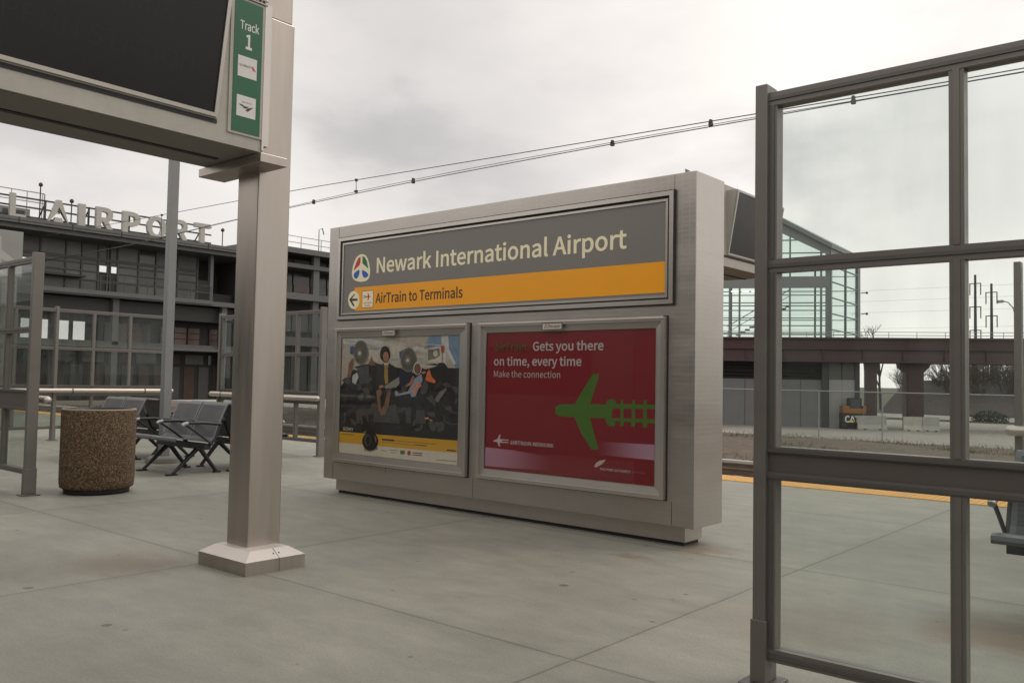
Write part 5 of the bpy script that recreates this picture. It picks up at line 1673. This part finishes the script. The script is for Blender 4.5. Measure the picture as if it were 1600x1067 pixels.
# roof plant
for (x0, x1, y0, y1, z1) in ((-39.5, -37, 9, 13.6, 7.65), (-39, -37.4, 15.6, 16.6, 7.1), (-39.5, -37.5, 17, 20, 7.2)):
    b = MB('plant_grey')
    b.box(x0, x1, y0, y1, 6.84, z1)
    for k in range(int((y1 - y0) / .5)):
        b.box(x1, x1 + .02, y0 + .1 + k * .5, y0 + .4 + k * .5, 6.95, z1 - .1, 'dark_steel')
    b.build('roof_unit', t)
b = MB('galvanised')
for z in (8.0, 8.4):
    b.tube([(-37.2, 6, z), (-37.2, 14.2, z)], 0.022, 5)
for k in range(15):
    b.tube([(-37.2, 6 + k * .58, 6.84), (-37.2, 6 + k * .58, 8.4)], 0.018, 5)
b.tube([(-37.2, 14.2, 6.84), (-37.2, 14.2, 8.4)], 0.03, 5)
b.build('roof_railing', t)
for (x, y, z) in ((-37, 13.96, 8.75), (-36, 14.78, 8.1), (-36, 21.55, 7.9)):
    b = MB('dark_steel')
    b.tube([(x, y, 6.8), (x, y, z)], 0.025, 6)
    b.lathe((x, y, z - .12), [(0.0, 0), (0.07, 0.02), (0.09, 0.09), (0.05, 0.16), (0, .18)], 8)
    b.build('lightning_rod', t)

# tall sign with pale aeroplane beside the left windscreen, in front of the building
t = thing('airport_totem', 'grey panel tower with a pale aeroplane above the left windscreen', 'sign', (-30, 9.9, 0))
b = MB('panel_grey'); b.box(-30.3, -30, 8.3, 10.86, 4.2, 5.66); hd = b.build('sign_box', t)
fT = side(-30.0)
b = MB('panel_pale')
b.poly(fT, [(10.14, 5.5), (10.22, 5.42), (10.24, 5.02), (10.8, 4.6), (10.8, 4.48), (10.24, 4.72), (10.22, 4.42), (10.36, 4.3), (10.36, 4.24), (10.14, 4.3),
            (9.92, 4.24), (9.92, 4.3), (10.06, 4.42), (10.04, 4.72), (9.48, 4.48), (9.48, 4.6), (10.04, 5.02), (10.06, 5.42)], 0.006)
b.build('aeroplane', hd)
b = MB('plant_grey'); b.box(-30.25, -30.05, 9.0, 10.75, 0, 4.2); sh = b.build('shaft', t)
b = MB('facade_panel')
for k in range(22):
    b.box(-30.05, -30.02, 9.05, 10.3, 2.4 + k * .08, 2.45 + k * .08)
b.build('louvre', sh)

# ------------------------------------------------------------------ viaduct, wall, glass tower on the right
VA = Vector((-22.852, 46.022, 0)); VU = Vector((0.89098, 0.45405, 0)); VN = Vector((-0.45405, 0.89098, 0))
V = lambda u, n, z: tuple(VA + VU * u + VN * n + Vector((0, 0, z)))
t = thing('viaduct', 'maroon steel guideway viaduct crossing behind the right windscreen', 'viaduct', V(8, 2, GZ))
b = MB('maroon_steel')
b.box(-25, 60, 0, 5, 3.22, 3.87, 'maroon_dark', V)
b.box(-25, 60, -0.12, 0.0, 3.8, 3.9, 'maroon_dark', V)
b.box(-25, 60, 0.18, 0.3, 2.57, 3.22, 'maroon_steel', V)
b.box(-25, 60, -0.05, 0.5, 2.52, 2.57, 'maroon_steel', V)
b.box(-25, 60, 4.6, 4.8, 2.57, 3.22, 'maroon_steel', V)
for k in range(40):
    u = -24 + k * 2.1
    b.box(u, u + .05, 0.05, 0.18, 2.57, 3.22, 'maroon_steel', V)
b.build('girder', t)
b = MB('galvanised')
for z in (4.04, 4.22):
    b.tube([V(-25, 0.1, z), V(60, 0.1, z)], 0.018, 5)
for k in range(58):
    u = -24.5 + k * 1.45
    b.tube([V(u, 0.1, 3.87), V(u, 0.1, 4.22)], 0.018, 5)
b.build('railing', t)
for u, w, fl in ((8.03, 0.3, 0), (10.3, 0.46, 1), (21, .46, 1), (32, .46, 1)):
    b = MB('maroon_steel' if not fl else 'maroon_dark')
    prof = [(-w, GZ - .02), (w, GZ - .02), (w, 2.0), (w + .28 * fl + .02, 2.3), (w + .3 * fl + .04, 2.52), (-w - .3 * fl - .04, 2.52), (-w - .28 * fl - .02, 2.3), (-w, 2.0)]
    b.prism(prof, 0.6, 1.6 if fl else 1.2, tf=lambda a, z, n, u=u: V(u + a, n, z))
    b.build('pier', t)

t = thing('ground_floor_wall', 'pale grey wall of the building under the viaduct', 'building', V(0, 1.2, GZ))
b = MB('under_wall')
b.box(-20, 5.42, 1.0, 1.2, GZ - .02, 1.5, 'under_wall', V)
for k in range(16):
    u = -19 + 1.55 * k
    b.box(u, u + .03, .985, 1.0, GZ, 1.5, 'dark_steel', V)
b.build('wall', t)
b = MB('white_wall'); b.box(5.8, 7.2, .9, 1.1, GZ - .02, 1.53, 'white_wall', V); b.box(6.5, 6.52, .89, .9, GZ, 1.53, 'under_wall', V); b.build('white_panel', t)
b = MB('dark_steel')
b.box(5.42, 5.8, .8, 1.2, GZ - .02, 2.57, 'dark_steel', V)
b.box(7.2, 7.45, .8, 1.2, GZ - .02, 2.57, 'dark_steel', V)
b.build('column', t)
b = MB('facade_dark')
b.box(-20, 5.9, 2.2, 2.4, 1.4, 2.6, 'facade_dark', V)
for z in (1.75, 1.95, 2.2):
    b.tube([V(-20, 1.9, z), V(5.4, 1.9, z)], 0.05, 6, 'dark_steel')
b.build('upper_recess', t)
b = MB('facade_panel'); b.box(5.8, 7.2, 1.0, 1.1, 1.53, 2.55, 'facade_panel', V); b.box(6.48, 6.54, .97, 1.0, 1.53, 2.55, 'dark_steel', V); b.build('window', t)
b = MB('white_mark'); b.box(1.95, 2.2, 0.85, 1.0, 2.2, 2.5, 'white_mark', V); b.build('notice', t)

t = thing('glass_tower', 'greenish glass stair tower with sloping roof above the viaduct', 'building', V(3, 7, 3.9))
roofz = lambda u: 9.7 + (6.23 - u) * 0.565
b = MB('tower_frame')
pl = [(-2.5, 4), (6.23, 4), (8.83, 10), (-2.5, 10)]
# sloped roof slab (flat over the right-hand face)
rt = [V(-2.5, 3.75, roofz(-2.5)), V(6.3, 3.75, 9.7), V(9.05, 10.1, 9.7), V(-2.5, 10.1, roofz(-2.5))]
b.face([Vector(p) + Vector((0, 0, .12)) for p in rt], 'tower_frame')
b.face([Vector(p) - Vector((0, 0, .15)) for p in rt], 'tower_panel')
for i in range(4):
    j = (i + 1) % 4
    b.face([Vector(rt[i]) - Vector((0, 0, .15)), Vector(rt[j]) - Vector((0, 0, .15)), Vector(rt[j]) + Vector((0, 0, .12)), Vector(rt[i]) + Vector((0, 0, .12))], 'tower_frame')
b.build('roof', t)
b = MB('tower_frame')
for u, w in ((-2.4, .1), (0.3, .06), (0.9, .06), (2.12, .12), (3.9, .05), (5.72, .06), (6.1, .13)):
    b.box(u - w, u + w, 3.98, 4.1, 3.88, roofz(u) - .15, 'tower_frame', V)
b.box(-2.5, 6.23, 3.97, 4.05, 7.15, 7.85, 'tower_panel', V)
for k in range(7):
    z = 4.35 + k * .47
    b.box(-2.5, 6.0, 3.99, 4.06, z - .03, z + .03, 'tower_frame', V)
for z in (8.5, 9.3, 10.1):
    b.box(-2.5, min(6.1, 6.23 - (z - 9.55) / .565), 3.99, 4.06, z - .035, z + .035, 'tower_frame', V)
# grey gusset under the sloping eaves
b.mesh([V(-2.5, 3.985, roofz(-2.5) - .15), V(6.23, 3.985, 9.55), V(6.23, 3.985, 9.1), V(-2.5, 3.985, roofz(-2.5) - 1.1)], [(0, 1, 2, 3)], 'tower_panel')
b.build('front_frame', t)


def RF(s, d, z):
    p = VA + VU * (6.23 + 2.6 * s) + VN * (4 + 6 * s)
    nn = (VU * 6 - VN * 2.6).normalized()
    q = p + nn * d
    return (q.x, q.y, z)


b = MB('tower_frame')
for s, w in ((.02, .02), (.5, .012), (.955, .045)):
    b.box(s - w, s + w, -.06, .06, 3.88, 9.55, 'tower_frame', RF)
for k in range(6):
    z = 4.6 + k * .98
    b.box(0, 1, -.04, .04, z - .035, z + .035, 'tower_frame', RF)
b.box(0, 1, -.03, .05, 9.0, 9.55, 'tower_panel', RF)
b.build('end_frame', t)
b = MB('tower_frame')
for u in (-2.4, .5, 3.2, 6.0, 8.6):
    b.box(u - .06, u + .06, 9.9, 10, 3.88, min(roofz(u), 15) - .2 if u < 6.2 else 9.5, 'tower_frame', V)
for k in range(6):
    z = 4.6 + k * .98
    b.box(-2.5, 8.7, 9.92, 9.98, z - .03, z + .03, 'tower_frame', V)
b.build('rear_frame', t)
g = MB('tower_glass')
g.mesh([V(-2.5, 4.02, 3.9), V(6.23, 4.02, 3.9), V(6.23, 4.02, 9.5), V(-2.5, 4.02, roofz(-2.5) - .2)], [(0, 1, 2, 3)])
g.mesh([RF(0, .0, 3.9), RF(1, 0, 3.9), RF(1, 0, 9.5), RF(0, 0, 9.5)], [(0, 1, 2, 3)])
g.build('glazing', t)
b = MB('tower_frame')                                   # stair inside the tower
for k in range(14):
    b.box(0.2 + k * .28, .5 + k * .28, 6.2, 7.2, 4.0 + k * .17, 4.06 + k * .17, 'tower_frame', V)
b.tube([V(0.2, 6.2, 4.9), V(4.1, 6.2, 7.3)], 0.03, 5)
b.tube([V(0.2, 6.2, 4.5), V(4.1, 6.2, 6.9)], 0.02, 5)
b.build('stair', t)
for (u0, u1) in ((0.4, .9), (1.05, 1.5), (1.65, 2.0)):
    b = MB('lamp_strip'); b.box(u0, u1, 5.0, 5.12, 7.02, 7.08, 'lamp_strip', V); b.build('ceiling_lamp', t)
b = MB('dark_steel')
for z in (7.4, 6.0):
    q = RF(1.0, 0.1, z)
    b.tube([q, (q[0] + .35, q[1], q[2] + .02)], 0.03, 5)
    b.lathe((q[0] + .38, q[1], q[2] - .08), [(0, 0), (.08, .03), (.08, .14), (0, .16)], 8)
b.build('camera_bracket', t)

# ------------------------------------------------------------------ chain-link fence, barriers, machine
t = thing('chain_link_fence', 'long chain-link fence on the weedy bank beyond the tracks', 'fence', (-14, 38.6, GZ))
fx = lambda x: 39.9 - (x + 12.3) * 0.16
b = MB('galvanised'); b.tube([(-70, fx(-70), .93), (30, fx(30), .93)], 0.03, 6); b.build('top_rail', t)
for k in range(33):
    x = -69.6 + k * 3.02
    b = MB('galvanised'); b.tube([(x, fx(x), GZ - .1), (x, fx(x), .97)], 0.033, 6); b.build('post', t)
b = MB('chain_link'); b.mesh([(-70, fx(-70), GZ), (30, fx(30), GZ), (30, fx(30), .92), (-70, fx(-70), .92)], [(0, 1, 2, 3)]); b.build('mesh', t)

JP = [(-.3, 0), (.3, 0), (.3, .08), (.14, .3), (.09, .78), (-.09, .78), (-.14, .3), (-.3, .08)]


def barrier(label, u, n, length, z=0, mt='barrier'):
    b = MB(mt)
    o = VA + VU * u + VN * n
    b.prism([(a * .9, zz) for a, zz in JP], -length / 2, length / 2, tf=lambda a, zz, w: tuple(o + VU * w + VN * a + Vector((0, 0, GZ - .01 + zz))))
    for s in (-.25, .25):
        b.prism([(-.05, .0), (.05, .0), (.05, .06), (-.05, .06)], 0, .02, 'dark_gap', tf=lambda a, zz, w, s=s: tuple(o + VU * (s * length + a) + VN * (-.272 - w) + Vector((0, 0, GZ + .0 + zz))))
    ob = b.build('concrete_barrier', origin=tuple(o + Vector((0, 0, GZ))))
    tag(ob, label, 'barrier', 'concrete barriers in the lot')


barrier('concrete barrier beside the parked digger', 7.9, -.3, 1.5)
barrier('darker concrete barrier in front of the wide pier', 10.0, -.2, .95, mt='kerb_concrete')
barrier('pale concrete barrier right of the wide pier', 10.92, -.2, .85)

t = thing('compact_digger', 'small black and orange digger parked beside the white wall', 'digger', V(7.0, -.1, GZ))
MU = 6.95
D = lambda u, n, z: V(MU + u, n, z)
for s in (-.45, .45):
    b = MB('rubber')
    pr = [(-.7, GZ + .1), (-.6, GZ), (.6, GZ), (.7, GZ + .1), (.7, GZ + .28), (.6, GZ + .38), (-.6, GZ + .38), (-.7, GZ + .28)]
    b.prism(pr, s - .14, s + .14, tf=lambda n, z, u: D(u, n + .4, z)); b.build('track', t)
b = MB('machine_black')
b.prism([(-.6, GZ + .36), (.5, GZ + .36), (.55, -.33), (-.6, -.33)], -.3, 1.0, tf=lambda u, z, n: D(u, n, z)); b.build('body', t, bevel=.04)
b = MB('machine_orange')
b.prism([(-.56, -.33), (.66, -.33), (.66, .1), (.5, .1), (.5, -.05), (-.2, -.05), (-.2, .08), (-.56, .08)], -.34, 1.0, tf=lambda u, z, n: D(u, n, z)); b.build('engine_cover', t, bevel=.03)
b = MB('machine_black'); b.box(-.18, .46, -.1, .9, -.05, .52, 'machine_black', D); cab = b.build('cab', t)
b = MB('cab_glass'); b.box(-.1, .38, -.12, -.1, .0, .45, 'cab_glass', D); b.build('window', cab)
b = MB('white_mark')
fd = (Vector(D(-.5, -.3, 0)), VU, Vector((0, 0, 1)), -VN)
b.text(fd, 'CAT', .05, -.82, .34, .78, .004, 'white_mark', bold=.05)
b.poly(fd, [(.3, -.83), (.55, -.83), (.425, -.66)], .008, 'yellow_mark')
b.build('maker_mark', t)
b = MB('machine_orange')
b.tube([D(.1, 1.0, -.3), D(.1, 1.9, .5), D(.1, 2.6, .1), D(.1, 2.8, -.6)], .09, 6)
b.prism([(2.55, -.6), (3.0, -.6), (3.0, -1.0), (2.7, -1.1)], -.2, .35, 'machine_black', tf=lambda n, z, u: D(u, n, z))
b.build('boom', t)

# ------------------------------------------------------------------ weeds (countless)
b = MB('dry_weed')
wr = random.Random(5)
clumps = [(wr.uniform(-62, 3), wr.uniform(25, 40.5), wr.uniform(.3, 1.6)) for _ in range(420)]
for cx_, cy_, cr_ in clumps:
    green = wr.random() < (.5 if cy_ > 32 else .12)
    for k in range(int(75 * cr_)):
        x, y = wr.gauss(cx_, cr_), wr.gauss(cy_, cr_ * .5)
        if y < 24.8 or y > 41 or (y > 39.4 and wr.random() < .75):
            continue
        h = wr.uniform(.05, .2) * (1.8 if wr.random() < .06 else 1)
        a = wr.uniform(0, 6.28)
        wd = wr.uniform(.006, .016)
        dx, dy = cos(a) * wd, sin(a) * wd
        lx, ly = wr.uniform(-.16, .16), wr.uniform(-.16, .16)
        b.face([(x - dx, y - dy, GZ), (x + dx, y + dy, GZ), (x + lx, y + ly, GZ + h)], 'green_weed' if green else wr.choice(('dry_weed', 'brown_weed')))
tag(b.build('weeds', origin=(-20, 32, GZ)), 'dry brown weeds on the bank beyond the tracks', 'weeds', kind='stuff')


# ------------------------------------------------------------------ trees
def bare_tree(h, seed, spread=.5, low=False):
    rnd = random.Random(seed)
    trunk, crown = MB('bark'), MB('bark')

    def grow(p, d, L, r, lvl):
        q = p + d * L
        mid = p + d * L * .5 + Vector((rnd.uniform(-1, 1), rnd.uniform(-1, 1), 0)) * L * .05
        (trunk if lvl == 0 else crown).tube([p, mid, q], r, 5 if lvl < 2 else 3, r2=r * .6, caps=False)
        if lvl >= 4:
            return
        for k in range(rnd.choice((3, 4)) if lvl else 8):
            tt = rnd.uniform(.35, 1.0)
            s = p + (q - p) * tt
            a = Vector((rnd.uniform(-1, 1), rnd.uniform(-1, 1), rnd.uniform(-.1, .7))).normalized()
            nd = (d * .75 + a * spread * 1.2).normalized()
            grow(s, nd, L * rnd.uniform(.45, .68), max(r * .55, .016), lvl + 1)
    if low:                                             # several upright stems from one short stool
        trunk.tube([(0, 0, 0), (0, 0, .35)], h * .02, 6, r2=h * .016)
        for k in range(8):
            a = k * .785 + rnd.uniform(-.3, .3)
            d0 = Vector((cos(a) * .22, sin(a) * .22, 1)).normalized()
            grow(Vector((cos(a) * .05, sin(a) * .05, .25)), d0, h * rnd.uniform(.4, .62), h * .008, 1)
    else:
        grow(Vector((0, 0, 0)), Vector((rnd.uniform(-.05, .05), rnd.uniform(-.05, .05), 1)).normalized(), h * .48, h * .016, 0)
    t = thing('bare_tree', 'x', 'tree', (0, 0, 0))
    trunk.build('trunk', t)
    crown.build('crown', t)
    return t


GT = 'leafless trees beyond the viaduct'
TL = 'slender leafless tree in the thicket seen under and past the viaduct'
protos = [bare_tree(7, 3), bare_tree(6.2, 11, .45, True), bare_tree(7.5, 23, .35, True)]
spots = [(-29.6, 96, 1.45, 0), (-24.2, 88, .8, 1), (-22.0, 92, .85, 2), (-27.5, 97, .7, 2), (-19.5, 95, .8, 1), (-17.8, 92, .75, 0), (-16.6, 90, .8, 2), (-15.4, 94, .85, 1), (-14.2, 89, .78, 0),
         (-12.9, 91, .72, 2), (-11.8, 95, .85, 1), (-10.4, 92, .9, 0), (-8.8, 90, .8, 2), (-7.4, 93, .85, 1), (-26, 93, .78, 1), (-20.5, 99, .82, 2), (-23.2, 96, .8, 0), (-21, 89, .78, 1), (-18.7, 89, .85, 2), (-17.2, 97, .9, 1), (-16, 99, .85, 0), (-14.8, 92, .8, 2), (-13.5, 96, .9, 1), (-12.3, 88, .72, 0), (-11, 90, .8, 2), (-9.6, 95, .9, 1), (-8, 96, .85, 0)]
tr_ = random.Random(9)
spots += [(tr_.uniform(-25, -6), tr_.uniform(88, 104), tr_.uniform(.62, .95), tr_.choice((1, 2))) for _ in range(26)]
used = set()
for i, (x, y, s, k) in enumerate(spots):
    lab = 'broad leafless tree rising above the viaduct beside the glass tower' if i == 0 else TL
    if k not in used:
        used.add(k)
        o = protos[k]
        o.location = (x, y, GZ - .1)
        o.scale = (s, s, s)
        o['label'] = lab
        o['group'] = GT
    else:
        dup(protos[k], (x, y, GZ - .1), lab, random.uniform(0, 6.28), GT, (s, s, s))

# clipped dark shrubs by the road
for lab, x, y, n_, w in (('dark low shrub by the road right of the wide pier', -13.6, 68, 900, 2.4), ('dark low shrub by the road under the bare trees, cut by the mullion', -10.6, 67, 700, 1.5)):
    t = thing('shrub', lab, 'shrub', (x, y, GZ), 'low dark shrubs by the road')
    rnd = random.Random(int(w * 10))
    b = MB('hedge_leaf')
    for k in range(n_):
        a, r_ = rnd.uniform(0, 6.28), rnd.random() ** .5
        px_, py_ = x + cos(a) * r_ * w * .5, y + sin(a) * r_ * .5
        pz_ = GZ + rnd.uniform(.05, 1) * .9 * (1 - .5 * r_ ** 2)
        d1 = Vector((rnd.uniform(-1, 1), rnd.uniform(-1, 1), rnd.uniform(-1, 1))).normalized() * .09
        d2 = Vector((rnd.uniform(-1, 1), rnd.uniform(-1, 1), rnd.uniform(-1, 1))).normalized() * .06
        c_ = Vector((px_, py_, pz_))
        b.face([c_ - d1, c_ + d2, c_ + d1, c_ - d2])
    b.build('foliage', t)
    b = MB('bark')
    for k in range(5):
        b.tube([(x + (k - 2) * .2, y, GZ - .05), (x + (k - 2) * .35, y, GZ + .5)], .02, 4)
    b.build('stem', t)

t = thing('roadside_sign', 'low pale board on two posts beside the road', 'sign', (-12.1, 75, GZ))
b = MB('panel_grey'); b.box(-13.4, -11.2, 81, 81.08, -.5, .05); b.build('board', t)
b = MB('galvanised'); b.tube([(-13.1, 81.12, GZ), (-13.1, 81.12, 0)], .04, 5); b.tube([(-11.5, 81.12, GZ), (-11.5, 81.12, 0)], .04, 5); b.build('post', t)

# power-line monopoles and street lamp far right
for lab, x, y, h in (('taller steel power pole just right of the window mullion', -20.8, 97.8, 12.8), ('steel power pole with paired insulators left of the street lamp', -19.38, 98.1, 11.85)):
    t = thing('power_pole', lab, 'power pole', (x, y, GZ), 'power poles beyond the viaduct')
    b = MB('dark_steel'); b.tube([(x, y, GZ), (x, y, h)], .2, 8, r2=.11); b.build('mast', t)
    for z in (h - 1.0, h - 3.4, h - 5.8):
        b = MB('dark_steel'); b.tube([(x - .55, y, z + .1), (x + .55, y, z + .1)], .05, 5); a = b.build('crossarm', t)
        for s in (-.5, .5):
            q = MB('insulator')
            q.tube([(x + s, y, z + .1), (x + s, y, z - 1.1)], .05, 6)
            for k in range(5):
                q.lathe((x + s, y, z - .1 - k * .2), [(.04, 0), (.09, .03), (.04, .08)], 6)
            q.build('insulator', a)
    for z in (h - 2.1, h - 4.5):
        pass
for k, (z, y) in enumerate(((11.6, 97.4), (10.4, 97.2), (9.2, 97.5), (7.4, 97.0))):
    b = MB('wire')
    b.tube([(-70 + i * 5, y + (i - 10) * .3, z + .004 * (i - 10) ** 2) for i in range(24)], .008, 4)
    tag(b.build('power_line', origin=(-20, y, z)), 'thin faint power line in the sky above the viaduct', 'power line', 'power lines above the viaduct')

t = thing('street_lamp', 'grey street lamp with a curved arm behind the right windscreen post', 'street lamp', (-17.4, 98.5, GZ))
b = MB('galvanised'); b.tube([(-17.3, 98.5, GZ), (-17.3, 98.5, 8.4), (-17.5, 98.5, 9.3), (-17.95, 98.4, 9.9), (-18.3, 98.4, 10.0)], .09, 6, r2=.06); b.build('mast', t)
b = MB('galvanised'); b.prism([(-.5, -.05), (-.35, .12), (.1, .16), (.25, .05), (.1, -.12), (-.35, -.14)], -.15, .15, tf=lambda a, z, w: (-18.5 + a, 98.4 + w, 10.0 + z)); b.build('lamp_head', t)
